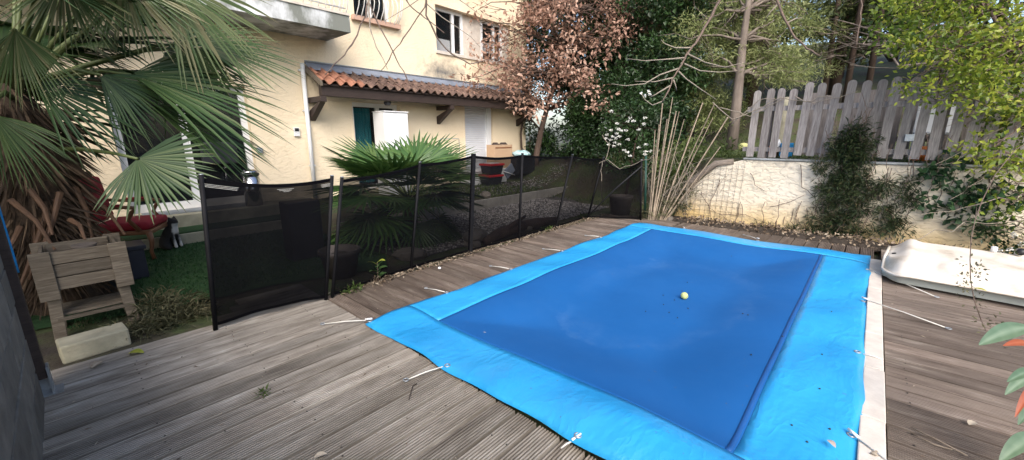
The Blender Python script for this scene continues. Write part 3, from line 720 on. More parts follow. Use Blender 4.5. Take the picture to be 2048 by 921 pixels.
# low border
bd = thing('low_border_wall', 'low dark garden border wall behind the gravel', 'border', (6, 5.87, 0))
x = 2.7
while x < 11:
    MB().box((x + .3, 5.87 + random.uniform(-.01, .01), .055), (.594, .07, .23)).build('edging_block', M['mortar'], bd, bevel=.008); x += .6

# ------------------------------------------------------------------ pool fence
def post(mb_parent, base, top, r=.016, mat='black_post', n=8, cap=True, square=None):
    base, top = Vector(base), Vector(top)
    if square:
        d = (top - base); o = MB().prism([base + V(-square, -square, 0), base + V(square, -square, 0), base + V(square, square, 0), base + V(-square, square, 0)], d).build('post', M[mat], mb_parent, bevel=.003)
    else: o = MB().tube([base, base.lerp(top, .5), top], r, n).build('post', M[mat], mb_parent, True)
    if cap and not square: MB().tube([top, top + V(0, 0, .006)], r * .95, n).build('cap', M['steel'], o, True)
    return o
def net_panel(parent, b0, t0, b1, t1, mat, sag=.04, lift=.0, bulge=.02, hem=True, drop=.02):
    nu, nv = 24, 12; vs = []; fs = []
    b0, t0, b1, t1 = map(Vector, (b0, t0, b1, t1)); hv = []
    nrm = (b1 - b0).cross(V(0, 0, 1)).normalized()
    def P(s, t):
        lo = b0.lerp(b1, s) + V(0, 0, .02 + lift * math.sin(s * math.pi)); hi = t0.lerp(t1, s) - V(0, 0, drop + sag * math.sin(s * math.pi))
        return lo.lerp(hi, t) + nrm * (bulge * math.sin(s * math.pi) * math.sin(t * math.pi * .9 + .2) + .008 * math.sin(s * 14 + t * 3))
    for i in range(nu + 1):
        for j in range(nv + 1): vs.append(P(i / nu, j / nv))
    for i in range(nu):
        for j in range(nv): a = i * (nv+1) + j; fs.append((a, a + nv + 1, a + nv + 2, a + 1))
    mb = MB(); mb.v = vs; mb.f = fs; net = mb.build('net_panel', M[mat], parent, True)
    if hem:
        for t0_, t1_, nm in ((.972, 1.0, 'top_hem'), (0.0, .022, 'bottom_hem')):
            h = MB()
            for i in range(nu + 1): h.v += [P(i / nu, t0_) - nrm * .004, P(i / nu, t1_) - nrm * .004]
            for i in range(nu): h.f.append((2*i, 2*i+2, 2*i+3, 2*i+1))
            h.build(nm, M['net_hem'], net, True)
    return net
fence = thing('pool_fence', 'black net pool safety fence on slim leaning posts between deck and garden', 'fence', (4, 3.65, 0))
FB = [V(1.47, 3.53, 0), V(2.40, 3.64, 0), V(3.30, 3.65, 0), V(4.23, 3.63, 0), V(5.15, 3.65, 0), V(6.20, 3.69, 0), V(6.68, 2.90, 0)]
FTP = [(684, 355), (840, 325), (947, 308), (1045, 307), (1145, 310), (1207, 315), (1283, 320)]
FT = [aty(x, y, b.y) for (x, y), b in zip(FTP, FB)]
for i, (b, t) in enumerate(zip(FB, FT)):
    post(fence, b - V(0, 0, .03), t, square=.022 if i == 2 else None, r=.016 if i < 3 else .018)
for i in range(len(FB) - 1):
    net_panel(fence, FB[i], FT[i], FB[i+1], FT[i+1], 'net', sag=[.02, .012, .03, .02, .02, .16][i], bulge=[.03, .02, .02, .02, .04, .05][i])
# strap sagging across the last bay
MB().tube([FB[5] + V(.0, -.02, .05), FB[5].lerp(FT[6], .5) + V(0, -.03, .02), FT[6] - V(0, .02, .1)], .012, 5).build('strap', M['net_hem'], fence, True)
gate = thing('fence_gate', 'open panel of dense black net standing on the near deck with two posts', 'gate', (1, 3.55, 0))
G0, G1 = V(.59, 3.57, 0), V(1.41, 3.515, 0); T0, T1 = aty(402, 350, 3.57), aty(664, 352, 3.515)
post(gate, G0, T0, .0165); post(gate, G1, T1, .0165)
net_panel(gate, G0 + V(0, 0, .01), T0, G1, T1, 'net_gate', sag=.05, lift=.03, bulge=.05)
for dz in (.035, .045, .055):
    MB().tube([T0.lerp(T1, s / 12) - V(0, .006 - .055 * math.sin(s / 12 * math.pi) * 0, .028 + dz + .05 * math.sin(s / 12 * math.pi)) for s in range(13)], .0012, 4).build('stitching', M['rope_white'], gate)
# ------------------------------------------------------------------ garden wall with pickets
WX = 7.46
gw = thing('garden_wall', 'flaking cream rendered retaining wall below the picket fence', 'wall', (WX, 0, 0))
poly = [V(WX, -7, -.1), V(WX, -7, 1.07), V(WX, 1.56, 1.07), V(WX, 1.80, 1.0), V(WX, 1.98, .93), V(WX, 2.30, .60), V(WX, 2.52, .36), V(WX, 2.62, -.1)]
body = MB().prism(poly, (.16, 0, 0)).build('wall', M['garden_wall'], gw, bevel=.015)
cap = MB().prism([V(WX - .02, -7, 1.072), V(WX - .02, -7, 1.10), V(WX - .02, 1.58, 1.10), V(WX - .02, 1.58, 1.072)], (.2, 0, 0)).build('coping', M['concrete'], gw, bevel=.008)
lg = thing('log', 'weathered grey log sloping down the left end of the cream wall', 'log', (WX, 2.2, .6))
MB().tube([V(WX + .02, 1.72, 1.03), V(WX - .03, 1.98, .99), V(WX - .05, 2.2, .78), V(WX - .05, 2.55, .46), V(WX - .06, 2.8, .2)], [.05, .055, .05, .05, .045], 9).build('trunk', M['log'], lg, True)
pf = thing('picket_fence', 'weathered grey round-topped picket fence on top of the cream wall', 'picket fence', (WX + .05, 0, 1.1))
PX = [1516.5, 1540, 1563, 1587.6, 1614.5, 1640.8, 1668, 1697, 1728, 1757, 1789, 1824]
PYv = [atx(x, 185, WX + .03).y for x in PX]
y = PYv[-1] - .155
while y > -6: PYv.append(y); y -= .152
pk = {}
def picket_mesh(H, Wd=.099, T=.02):
    pts = [(-Wd/2, 0), (Wd/2, 0), (Wd/2, H - Wd/2)] + [(Wd/2 * math.cos(a), H - Wd/2 + Wd/2 * math.sin(a)) for a in [math.pi * k / 8 for k in range(1, 8)]] + [(-Wd/2, H - Wd/2)]
    mb = MB().prism([V(0, a, b) for a, b in pts], (T, 0, 0)); me = mb.mesh('picket'); me.materials.append(M['picket']); return me
pm = [picket_mesh(h) for h in (1.02, 1.05, 1.035)]
for i, y in enumerate(PYv):
    o = bpy.data.objects.new('picket', pm[i % 3]); col.objects.link(o); o.parent = pf; o.matrix_parent_inverse = PINV[pf.name]
    o.location = (WX + .02, y, 1.115 + .04 * (i > 3) + random.uniform(-.012, .012)); o.rotation_euler = (random.uniform(-.02, .02) + .015, random.uniform(-.01, .01), random.uniform(-.05, .05))
for z in (1.24, 1.86): MB().bb(WX + .045, WX + .085, -6.2, PYv[0] + .12, z - .035, z + .035).build('rail', M['picket'], pf)
for y in (1.3, -.6, -2.5, -4.4): MB().bb(WX + .09, WX + .16, y - .035, y + .035, 1.1, 2.0).build('post', M['plank'], pf)
# rear plank fence on the upper garden
bf = thing('plank_fence', 'brown-grey plank fence seen through the gaps of the picket fence', 'fence', (8.9, -1, 1.1))
y = .9
while y > -6.5:
    h = 1.02 + random.uniform(-.03, .03)
    MB().box((8.9, y, 1.12 + h / 2), (.025, .14, h)).build('plank', M['plank'], bf); y -= .165 if random.random() < .8 else .40
for z in (1.4, 1.95): MB().bb(8.92, 8.96, -6.5, 1.0, z - .04, z + .04).build('rail', M['plank'], bf)
# rusty mesh against the wall
wm = MB()
for i in range(11):
    y = 2.42 - i * .085; zt = min(1.03, .45 + (2.5 - y) * .95); wm.tube([V(WX - .012, y, .0), V(WX - .02, y - .02 * i * .15, zt)], .0021, 4)
for k in range(11):
    z = .08 + k * .092; y0 = min(2.5, 2.55 - z * .62); wm.tube([V(WX - .018, y0, z), V(WX - .022, 1.60 - .12 * math.sin(k), z + .01)], .0021, 4)
props(wm.build('wire_mesh', M['rust'], None), 'rusty square wire mesh leaning on the left part of the cream wall', 'wire mesh')

# ------------------------------------------------------------------ fan palms
def fan_blade(parent, hub, axis, normal, L, nseg=30, spread=R(220), droop=.25, mat='lf_palm', cup=.12, rb=0.0, split=.47):
    hub = Vector(hub); a = Vector(axis).normalized(); n = Vector(normal); n = (n - a * n.dot(a)).normalized(); s = a.cross(n)
    dth = spread / nseg; vs = []; fs = []; rs = []
    fr = [.03, .25, split, .70, .86, 1.0]
    for k in range(nseg):
        th = -spread / 2 + (k + .5) * dth; Lk = L * (.72 + .28 * math.cos(th * .62)) * random.uniform(.92, 1.04)
        th += random.uniform(-.02, .02)
        d = a * math.cos(th) + s * math.sin(th); t = -a * math.sin(th) + s * math.cos(th)
        dr = droop * random.uniform(.6, 1.5); tone = min(1, max(0, rb + random.uniform(0, .55)))
        sw = random.uniform(-.09, .09); b = len(vs); brown = random.choice((.1, .2, .5))
        for j, f in enumerate(fr):
            r = f * Lk; wd = r * math.tan(dth / 2) * 1.02 if f <= split else split * Lk * math.tan(dth / 2) * (1 - (f - split) / (1 - split)) ** .7 * 1.0
            c = hub + d * r + n * (cup * L * (math.sin(th * .5) ** 2) * f) - V(0, 0, 1) * dr * L * max(0, f - .25) ** 2.0 + t * sw * L * max(0, f - split) ** 1.5
            for o_, hgt in ((-1, 0), (0, -1), (1, 0)):
                vs.append(c + t * wd * o_ + n * (hgt * max(wd, .0008) * .55)); rs.append(min(1, tone * .85 + (brown if f > .95 else 0)))
        for j in range(len(fr) - 1):
            for o_ in (0, 1): i0 = b + j*3 + o_; fs.append((i0, i0+1, i0+4, i0+3))
    me = fast_mesh('blade', np.array([tuple(v) for v in vs]), np.array(fs), np.array(rs), True)
    return link('blade', me, M[mat], parent)
def frond(palm, start, hub, axis, normal, L, bend=.1, stalk=.014, mat='lf_palm', pmat_='petiole', **kw):
    start, hub = Vector(start), Vector(hub); mid = start.lerp(hub, .5) + V(0, 0, bend)
    st = MB().tube([start, start.lerp(mid, .6) + V(0, 0, bend * .2), mid.lerp(hub, .45) + V(0, 0, bend * .15), hub], [stalk * 1.7, stalk * 1.2, stalk, stalk * .8], 6).build('frond', M[pmat_], palm, True)
    pst = link_blade = fan_blade(st, hub, axis, normal, L, mat=mat, **kw)
    return st
PX_, PY_ = -.12, 5.15
palm = thing('fan_palm', 'big old fan palm with shaggy trunk at the left edge', 'palm', (PX_, PY_, 0))
trunk = []
for k in range(15): trunk.append(V(PX_ - .05 * math.sin(k * .15), PY_, -.05 + k * .135))
MB().tube(trunk, [.24 + .03 * math.sin(k * 2.1) for k in range(12)] + [.2, .15, .08], 14).build('trunk', M['palm_bark'], palm, True)
fib = scatter_leaves([(PX_ - .04, PY_, .2 + .1 * k) for k in range(16)], .27, 150, .5)
link('trunk_fibre', leaf_mesh('trunk_fibre', fib[0], fib[1] + np.array([0, 0, -1.2]), rand_dirs(len(fib[0])), rng.uniform(.12, .4, len(fib[0])), .02, fib[2]), M['lf_dead'], palm)
C0 = V(PX_, PY_, 1.75)
def pfr(hub, axis, normal, L, start=None, **kw): frond(palm, start or (C0 + (Vector(hub) - C0).normalized() * .1), hub, axis, normal, L, **kw)
back = -ray(275, 320)
# fronds seen in the photograph, each where it hangs
pfr(aty(275, 318, 4.15), (.42, -.36, -.36), (-.45, -.55, .75), .52, mat='lf_palm', rb=.2, spread=R(176), droop=.10, cup=-.05, start=aty(120, 300, 4.9), bend=.03, nseg=34, split=.55)
pfr(aty(262, 150, 4.7), (.97, -.10, -.08), (-.1, -.55, .9), 1.18, spread=R(125), droop=.30, mat='lf_palm', nseg=30, rb=.3)
pfr(aty(300, 215, 4.85), (.9, -.05, -.3), (-.1, -.5, .9), 1.0, spread=R(110), droop=.35, nseg=26, rb=.1)
pfr(aty(392, 85, 5.0), (.97, -.12, .02), (-.1, -.6, .85), .92, spread=R(130), droop=.22, rb=.5)
pfr(aty(375, 95, 5.05), (.25, -.15, -.9), (-.2, -.9, -.1), .6, spread=R(150), droop=.2, rb=.2)
pfr(aty(245, -45, 4.7), (.15, -.1, -.95), (-.5, -.8, .1), .66, spread=R(130), droop=.05, rb=.5, nseg=30)
pfr(aty(330, -40, 4.6), (.75, -.1, -.6), (-.4, -.8, .3), .85, spread=R(110), droop=.25, rb=.5)
pfr(aty(125, -45, 4.6), (-.05, -.1, -.95), (-.6, -.8, .1), .55, spread=R(130), droop=.08, rb=.5)
pfr(aty(30, 60, 4.5), (-.02, -.1, -.95), (-.6, -.7, .1), .55, spread=R(110), droop=.1, rb=.45)
pfr(aty(70, 168, 4.5), (.7, -.1, -.35), (-.4, -.5, .8), .62, spread=R(120), droop=.4, rb=.1)
pfr(aty(200, 150, 4.6), (.6, -.1, -.5), (-.3, -.6, .7), .55, spread=R(110), droop=.4, rb=.1)
pfr(aty(-15, 230, 4.5), (.25, -.1, -.7), (-.5, -.6, .5), .45, spread=R(110), droop=.3, rb=.15)
pfr(aty(330, 100, 5.5), (.7, .1, -.5), (-.3, -.7, .5), .85, spread=R(160), droop=.3)
for k in range(20):
    a = k * 2.4; el = random.uniform(-.5, .9); d = V(math.cos(a) * math.cos(el), math.sin(a) * math.cos(el), math.sin(el))
    if d.y < -.1: d.y *= -1
    if d.x > .3 and d.z < .3: d.x *= -.6
    hub = C0 + d * random.uniform(.5, .85); pfr(hub, d + V(0, 0, -.35), V(-d.x * .4, -d.y * .4, 1), random.uniform(.7, .95), droop=.35, rb=random.uniform(0, .2))
for k in range(9):                                # upper crown, mostly above the picture
    a = k * 2.4 + .4; el = R([70, 52, 36, 24][k % 4]); d = V(math.cos(a) * math.cos(el), math.sin(a) * math.cos(el), math.sin(el))
    hub = C0 + V(0, 0, .35) + d * random.uniform(.7, .95); pfr(hub, d + V(0, 0, -.5), V(-d.x * .5, -d.y * .5, 1), random.uniform(.75, .95), droop=.4, rb=random.uniform(.05, .25))
for k, (x0, y0, x1, y1, yy) in enumerate([(110, 400, 70, 545, 4.75), (95, 420, 30, 600, 4.7), (60, 380, 105, 470, 4.6), (20, 400, 110, 500, 4.6), (40, 455, 5, 520, 4.7), (120, 385, 80, 520, 4.62), (150, 375, 185, 480, 4.8), (140, 440, 170, 480, 4.6), (165, 380, 250, 470, 4.9), (70, 440, 60, 560, 4.8)]):
    MB().tube([aty(x0, y0, yy + .15), aty(x0, y0, yy + .15).lerp(aty(x1, y1, yy), .5) + V(.02, 0, .03), aty(x1, y1, yy)], [.022, .016, .009], 7).build('dead_stalk', M['petiole_dry'], palm)
for (x, y_, yy) in ((30, 300, 5.3), (-10, 380, 5.0)):
    st_ = MB().tube([aty(x - 30, y_ - 40, yy + .2), aty(x, y_, yy)], .012, 5).build('frond', M['petiole_dry'], palm)
    fan_blade(st_, aty(x, y_, yy), (random.uniform(-.3, .3), -.1, -1), (-.4, -.8, .1), .7, 22, R(120), .1, 'lf_dead')
# young palm in the bed behind the net
SPX, SPY = 3.28, 4.9
sp = thing('young_fan_palm', 'young bright green fan palm behind the black net fence', 'palm', (SPX, SPY, 0))
MB().tube([V(SPX, SPY, -.05), V(SPX, SPY, .3), V(SPX, SPY, .62)], [.12, .11, .07], 10).build('trunk', M['palm_bark'], sp, True)
CS = V(SPX, SPY, .56)
for k in range(50):
    a = k * 2.399; el = R([44, 34, 26, 16, 8, -2, -16, -34][k % 8] + random.uniform(-6, 6)); d = V(math.cos(a) * math.cos(el), math.sin(a) * math.cos(el), math.sin(el))
    hub = CS + d * random.uniform(.55, .72)
    sc_ = .75 if d.y < -.45 and el < .6 else 1.0
    hub = CS + (hub - CS) * sc_
    frond(sp, CS + d * .05, hub, d + V(0, 0, -.1 if el > .5 else -.25), V(-d.x * .6, -d.y * .6, .8 + .2 * abs(d.z)), random.uniform(.64, .80) * sc_, bend=.03, stalk=.008, mat='lf_palm2', spread=R(200), droop=.14, nseg=24, split=.46, rb=random.uniform(.05, .35) if el > .3 else 0)

# ------------------------------------------------------------------ trees
def rough_tube(mb, pts, r0, r1, n=7, jit=.0):
    pts = [Vector(p) for p in pts]; k = len(pts); rad = [r0 + (r1 - r0) * i / (k - 1) for i in range(k)]
    pts = [p + V(*(rng.normal(size=3) * jit)) if 0 < i < k - 1 else p for i, p in enumerate(pts)]
    mb.tube(pts, rad, n)
def path(a, b, n=5, sag=.0, jit=.0):
    a, b = Vector(a), Vector(b)
    return [a.lerp(b, i / n) + V(0, 0, sag * math.sin(i / n * math.pi)) + (V(*(rng.normal(size=3) * jit)) if 0 < i < n else V(0, 0, 0)) for i in range(n + 1)]
def make_tree(name, label, trunk, r0, clumps, crad, per, leaf, lmat, bark='bark', up=0.0, cat='tree', group=None, fold=.25, limb=.4, aspect=.5, dirmode='out', squash=.8, droop=.0, twigs=True):
    base = Vector(trunk[0]); t = thing(name, label, cat, base, group)
    mb = MB(); rough_tube(mb, trunk, r0, r0 * .35, 9)
    tr = [Vector(p) for p in trunk]
    for c in clumps:
        if random.random() < limb:
            c = Vector(c); cand = [p for p in tr if p.z < c.z + .3] or tr
            s = min(cand, key=lambda p: (p - c).length + .2 * random.random()); rough_tube(mb, path(s, c, 5, .08 * (c - s).length, .04 * (c - s).length), r0 * .28, r0 * .05, 5)
            if twigs:
                for _ in range(3):
                    e = c + V(*(rng.normal(size=3) * np.mean(crad) * .7)); rough_tube(mb, path(s.lerp(c, .7), e, 3, 0, .05), r0 * .09, r0 * .025, 4)
    mb.build('trunk', M[bark], t, True)
    pos, out, tone = scatter_leaves(clumps, crad, per, squash)
    d = out + rng.normal(size=out.shape) * .8; d[:, 2] += up; ln = rng.uniform(.65, 1.25, len(pos)) * leaf
    link('crown', leaf_mesh('crown', pos, d, rand_dirs(len(pos), .6), ln, ln * aspect, tone, fold, droop), M[lmat], t)
    return t
def blob(c, r, n, bias=.75):
    v = rand_dirs(n) * (rng.random(n) ** (1/3 * bias))[:, None]; return np.asarray(c) + v * np.asarray(r)
# dry-leaved oak by the house corner
oak_tr = [V(9.35, 7.42, .15), aty(1073, 310, 7.35), aty(1082, 262, 7.3), aty(1093, 222, 7.2), aty(1112, 160, 6.9), aty(1125, 90, 6.7), aty(1135, 20, 6.5), aty(1150, -60, 6.3)]
oak_cl = []
for (x, y_, n_, rx, ry) in [(1100, 40, 26, 75, 60), (1200, 40, 32, 90, 60), (1240, 90, 22, 60, 55), (1160, 120, 22, 60, 50), (1090, 120, 14, 55, 45), (1010, 165, 14, 60, 40), (985, 150, 12, 50, 45), (1180, 190, 12, 60, 30), (1060, 200, 10, 55, 25), (1270, 30, 14, 55, 40), (1130, -40, 20, 150, 40), (1000, 100, 10, 45, 50), (1315, 60, 8, 20, 45), (960, 60, 6, 45, 40), (940, 170, 6, 30, 30), (1050, 30, 8, 40, 40)]:
    for _ in range(n_):
        a = random.uniform(0, 6.28); r = math.sqrt(random.random()); oak_cl.append(tuple(at(x + rx * r * math.cos(a), y_ + ry * r * math.sin(a), random.uniform(9.6, 11.6))))
make_tree('oak_tree', 'oak with withered brown leaves standing by the house corner', oak_tr, .10, oak_cl, .36, 40, .12, 'lf_oak', limb=.55, aspect=.5, squash=.8, up=-.2)
# ivy-clad tree and evergreen mass behind it
iv_tr = [V(10.6, 6.6, .2), V(10.6, 6.5, 2), V(10.5, 6.3, 4), V(10.5, 6.2, 6.2)]
cl = np.concatenate([blob((10.9, 6.2, 2.9), (.9, 1.4, 2.6), 90), blob((10.8, 5.0, 4.4), (.9, 1.6, 1.5), 60), np.array([tuple(atx(1095 + 45 * random.uniform(-1, 1), random.choice((random.uniform(-30, 195), random.uniform(-30, 120))), random.uniform(10.6, 11.4))) for _ in range(46)])])
make_tree('ivy_clad_tree', 'tall dark tree smothered in ivy behind the brown oak leaves', iv_tr, .16, cl[(cl[:, 2] > 2.5) | (cl[:, 1] < 6.4)], .42, 150, .10, 'lf_ivy', limb=.15, aspect=.75)
cl = np.concatenate([blob((10.0, 5.1, 1.7), (.9, 1.5, 1.5), 110), blob((10.2, 4.2, 2.6), (.9, 1.0, 1.1), 55)])
make_tree('laurel_bush', 'dark glossy evergreen bush behind the far fence panels', [V(10.0, 5.2, .1), V(10, 5.1, 1), V(10, 5, 2)], .06, cl, .36, 150, .11, 'lf_vib', limb=.2, aspect=.45, cat='bush')
cl = blob((10.4, 7.6, .95), (.9, .8, .75), 30)
make_tree('laurel_bush', 'low dark bush right beside the oak trunk near the house corner', [V(10.4, 7.6, .1), V(10.4, 7.6, .6), V(10.4, 7.6, 1.1)], .05, cl, .33, 150, .10, 'lf_ivy', limb=.2, aspect=.5, cat='bush')
cl = np.concatenate([blob((-1.5, 6.1, .8), (1.25, .45, .75), 60), blob((-2.6, 5.4, .9), (.6, .9, .9), 30)])
make_tree('laurel_bush', 'dark bush in the shade behind the big fan palm', [V(-1.5, 6.1, -.05), V(-1.5, 6.1, .5), V(-1.5, 6.1, 1.0)], .05, cl, .30, 110, .10, 'lf_ivy', limb=.2, aspect=.5, cat='bush')
cl = np.concatenate([blob((-2.3, 3.3, 2.0), (1.1, 1.5, 1.7), 90), blob((-2.6, 5.0, 2.2), (.9, 1.1, 1.8), 50)])  # unseen tree, added to keep light off the palm and the left deck
make_tree('unseen_shade_tree', 'dense dark evergreen tree added out of view beyond the block wall to shade the big palm', [V(-2.4, 3.6, -.1), V(-2.4, 3.6, 1.2), V(-2.4, 3.7, 2.6), V(-2.4, 3.8, 3.6)], .10, cl, .38, 130, .11, 'lf_ivy', limb=.25, aspect=.5)
# white-flowered viburnum
vb_c = [atx(x, y_, random.uniform(8.0, 8.9)) for x, y_ in [(1215, 265), (1235, 245), (1250, 280), (1270, 260), (1240, 300), (1275, 300), (1290, 285), (1285, 235), (1225, 225), (1260, 215), (1295, 320), (1230, 330), (1265, 335), (1300, 215), (1320, 250), (1200, 300), (1320, 300), (1340, 270), (1310, 345), (1280, 190), (1330, 215)]]
vb = make_tree('viburnum_bush', 'evergreen bush with clusters of small white flowers behind the fence', [V(8.5, 4.1, .05), V(8.5, 4.0, .8), V(8.5, 3.9, 1.6)], .035, [tuple(c) for c in vb_c], .26, 130, .085, 'lf_vib', limb=.7, aspect=.5, cat='bush')
fpx = [(1222, 262), (1214, 270), (1226, 274), (1233, 268), (1237, 259), (1213, 278), (1221, 281), (1229, 286), (1232, 278), (1218, 290), (1238, 274), (1243, 262), (1252, 262), (1256, 243), (1260, 237), (1267, 243), (1234, 248), (1223, 223), (1278, 260), (1288, 249), (1290, 236), (1248, 301), (1254, 305), (1260, 313), (1293, 290), (1291, 304), (1290, 310), (1300, 303), (1278, 296), (1256, 280), (1238, 290), (1228, 293)]
fp = np.array([tuple(atx(x, y_, 7.85 + random.uniform(-.1, .1))) for x, y_ in fpx])
for p in fp:
    c = p + rand_dirs(26) * .034 * np.array([1, 1, .5]); link('flower_cluster', leaf_mesh('flower_cluster', c, rand_dirs(26, 1.0), rand_dirs(26, .5), .024, .024, rng.random(26)), M['petal'], vb)
# pale needle-leaved trees on the bank
def needle_tree(label, trunk, r0, spots, n, dist, bark='bark_grey', spread=.45):
    cls = []
    for (x, y_, rx, ry, k) in spots:
        for _ in range(k):
            a = random.uniform(0, 6.28); r = math.sqrt(random.random()); cls.append(tuple(at(x + rx * r * math.cos(a), y_ + ry * r * math.sin(a), random.uniform(*dist))))
    return make_tree('pine_tree', label, trunk, r0, cls, spread, n, .115, 'lf_pine', bark, up=.15, cat='tree', group='pale pines on the bank', limb=.5, aspect=.16, squash=.5, droop=.1)
pt = [atx(1462, 300, 10.5), atx(1470, 235, 10.5), atx(1479, 150, 10.5), atx(1486, 80, 10.5), atx(1495, 20, 10.5), atx(1503, -50, 10.5)]
pt[0].z = 1.0
needle_tree('pale green pine with a pinkish leaning trunk left of the picket fence', pt, .13, [(1450, 60, 110, 70, 46), (1540, 60, 90, 60, 36), (1480, 140, 120, 40, 26), (1580, 140, 70, 25, 14), (1460, -30, 150, 40, 30)], 190, (8.8, 11.5))
pt = [atx(1325, 330, 10.8), atx(1336, 200, 10.8), atx(1341, 100, 10.8), atx(1345, 0, 10.8), atx(1349, -60, 10.8)]
needle_tree('slim pale-trunked pine nearest the brown oak', pt, .06, [(1340, 60, 45, 90, 34), (1335, 150, 50, 60, 24)], 190, (9.6, 12))
pt = [atx(1374, 330, 11.0), atx(1381, 200, 11.0), atx(1389, 110, 11.0), atx(1397, 20, 11.0), atx(1402, -60, 11)]
needle_tree('slim pine between the other two on the bank', pt, .07, [(1390, 60, 55, 80, 36), (1395, 170, 60, 50, 30), (1420, 225, 60, 35, 20)], 190, (9.4, 12))
needle_tree('pale pine hanging over the plank fence towards the dark wood', [V(13, -1.0, 1.6), V(13, -.9, 3), V(13, -.7, 5), V(12.8, -.5, 7)], .12, [(1640, 50, 70, 55, 26), (1690, 20, 60, 30, 18), (1640, 120, 60, 20, 10)], 170, (11, 13.5))
# woodland behind
wood = []
def wood_tree(x, y, label, h=8.5, rx=1.7, r0=.16, lowest=2.2, n=46, per=85, leaf=.24, mat='lf_wood'):
    g = float(ground_h(x, y)); tr = [V(x, y, g - .1), V(x + random.uniform(-.15, .15), y, g + h * .35), V(x + random.uniform(-.3, .3), y + random.uniform(-.3, .3), g + h * .7), V(x, y, g + h)]
    cl = blob((x, y, g + (h + lowest) / 2), (rx, rx, (h - lowest) / 2), n, .9)
    make_tree('woodland_tree', label, tr, r0, [tuple(c) for c in cl], .62, per, leaf, mat, 'bark', group='trees of the dark wood behind', limb=.25, aspect=.4, twigs=False)
spots = [(13.0, 7.6, 'behind the ivy-clad tree'), (14.0, 5.2, 'behind the slim pines, left'), (15, 3.2, 'behind the slim pines, right'), (16, 1.2, 'above the left end of the picket fence'), (17.5, -1.2, 'above the middle pickets'), (16, -3.5, 'above the right pickets'), (14.5, -5.5, 'behind the yellow-green shrub'), (12.5, -7.8, 'far right behind the shrub'), (20, 4.5, 'deep in the wood, left'), (21, 1.5, 'deep in the wood, centre'), (22, -2.5, 'deep in the wood, right'), (19.5, -6.5, 'deep in the wood, far right'), (18.5, 7.2, 'deep in the wood beside the bright gap'), (10.5, -9.5, 'at the right edge of the wood'), (18, -4.2, 'between the right pickets and the deep wood'), (24, -5, 'farthest right in the deep wood'), (25, 0, 'farthest in the middle of the wood')]
for i, (x, y, s_) in enumerate(spots): wood_tree(x, y, 'dark woodland tree standing ' + s_, 8 + random.uniform(-.5, 1.5), 2.0, lowest=1.9 if i in (4, 5) else .5, per=125)
for i, (px_, s_) in enumerate([(1655, 'thin bare trunk in the dark wood, left of three'), (1700, 'thin bare trunk in the dark wood, middle of three'), (1742, 'thin bare trunk in the dark wood, right of three')]):
    p = atx(px_, 150, 15); b = V(15, p.y, float(ground_h(15, p.y)) - .1)
    t = thing('dead_tree', s_, 'tree', b, 'bare trunks in the wood'); MB().tube([b, b + V(.1, .05, 3), b + V(.0, -.15, 7)], [.08, .06, .04], 8).build('trunk', M['bark'], t, True)
# grass and low growth on the upper garden and bank
n = 16000; gx = rng.uniform(7.7, 15, n); gy = rng.uniform(-5, 6, n); kk = rng.random(n) < np.exp(-(gx - 7.7) / 6); gx, gy = gx[kk], gy[kk]
gp = np.stack([gx, gy, ground_h(gx, gy) - .01], 1); ln = rng.uniform(.06, .17, len(gp))
props(link('rough_grass', leaf_mesh('rough_grass', gp, rand_dirs(len(gp), 1.8), rand_dirs(len(gp)), ln, .012, rng.random(len(gp)), .2, .15), M['lf_grass']), 'rough grass on the upper garden behind the picket fence', 'grass', kind='stuff')
n = 7000; gx = rng.uniform(5.2, 11, n); gy = rng.uniform(5.92, 7.4, n); kk = (np.sin(gx * 1.3) + np.sin(gy * 3 + gx) > .1) & (gx > 5.6); gx, gy = gx[kk], gy[kk]
gp = np.stack([gx, gy, ground_h(gx, gy)], 1); ln = rng.uniform(.04, .13, len(gp))
props(link('rough_grass', leaf_mesh('rough_grass', gp, rand_dirs(len(gp), 1.2), rand_dirs(len(gp)), ln, .016, rng.random(len(gp)), .2, .1), M['lf_grass']), 'green weeds on the bank between border wall and house', 'grass', kind='stuff')
cl = blob((8.5, 2.7, .9), (.7, .8, .5), 36)
make_tree('bank_shrub', 'low green growth on the bank behind the bamboo canes', [V(8.5, 2.7, .2), V(8.5, 2.7, .6), V(8.5, 2.7, 1.0)], .03, cl, .26, 110, .085, 'lf_grass', limb=.2, aspect=.35, cat='shrub')
# ------------------------------------------------------------------ bare overhanging tree
bt = thing('bare_tree', 'leafless tree whose thin branches hang into view from above', 'tree', (-1.6, -1.4, 0))
LIMB = [V(-1.6, -1.4, -.1), V(-1.5, -1.2, 1.6), V(-1.0, -.6, 3.2), V(.4, .6, 4.3), V(2.2, 1.8, 4.9)]
MB().tube(LIMB, [.13, .11, .09, .07, .045], 9).build('trunk', M['bark'], bt, True)
def branch(pts, d, r0, r1, mat='twig', start=None, sub=()):
    P3 = [at(x, y, dd) for (x, y), dd in zip(pts, np.linspace(d[0], d[1], len(pts)))]
    if start is not None: P3 = [Vector(start)] + P3
    k = len(P3); dense = []
    for i in range(k - 1):
        for j in range(3): dense.append(P3[i].lerp(P3[i+1], j / 3) + V(*(rng.normal(size=3) * .004)))
    dense.append(P3[-1]); kk = len(dense)
    o = MB().tube(dense, [r0 + (r1 - r0) * i / (kk - 1) + (.0015 if i % 4 == 0 else 0) for i in range(kk)], 6).build('branch', M[mat], bt, True)
    for s in sub:
        P2 = [at(x, y, dd) for (x, y), dd in zip(s, np.linspace(d[1], d[1] * 1.02, len(s)))]; n2 = len(P2)
        MB().tube(P2, [r1 * 1.5 + (r1 * .5 - r1 * 1.5) * i / (n2 - 1) for i in range(n2)], 5).build('twig', M['twig_pale'], o, True)
LT = LIMB[-1]
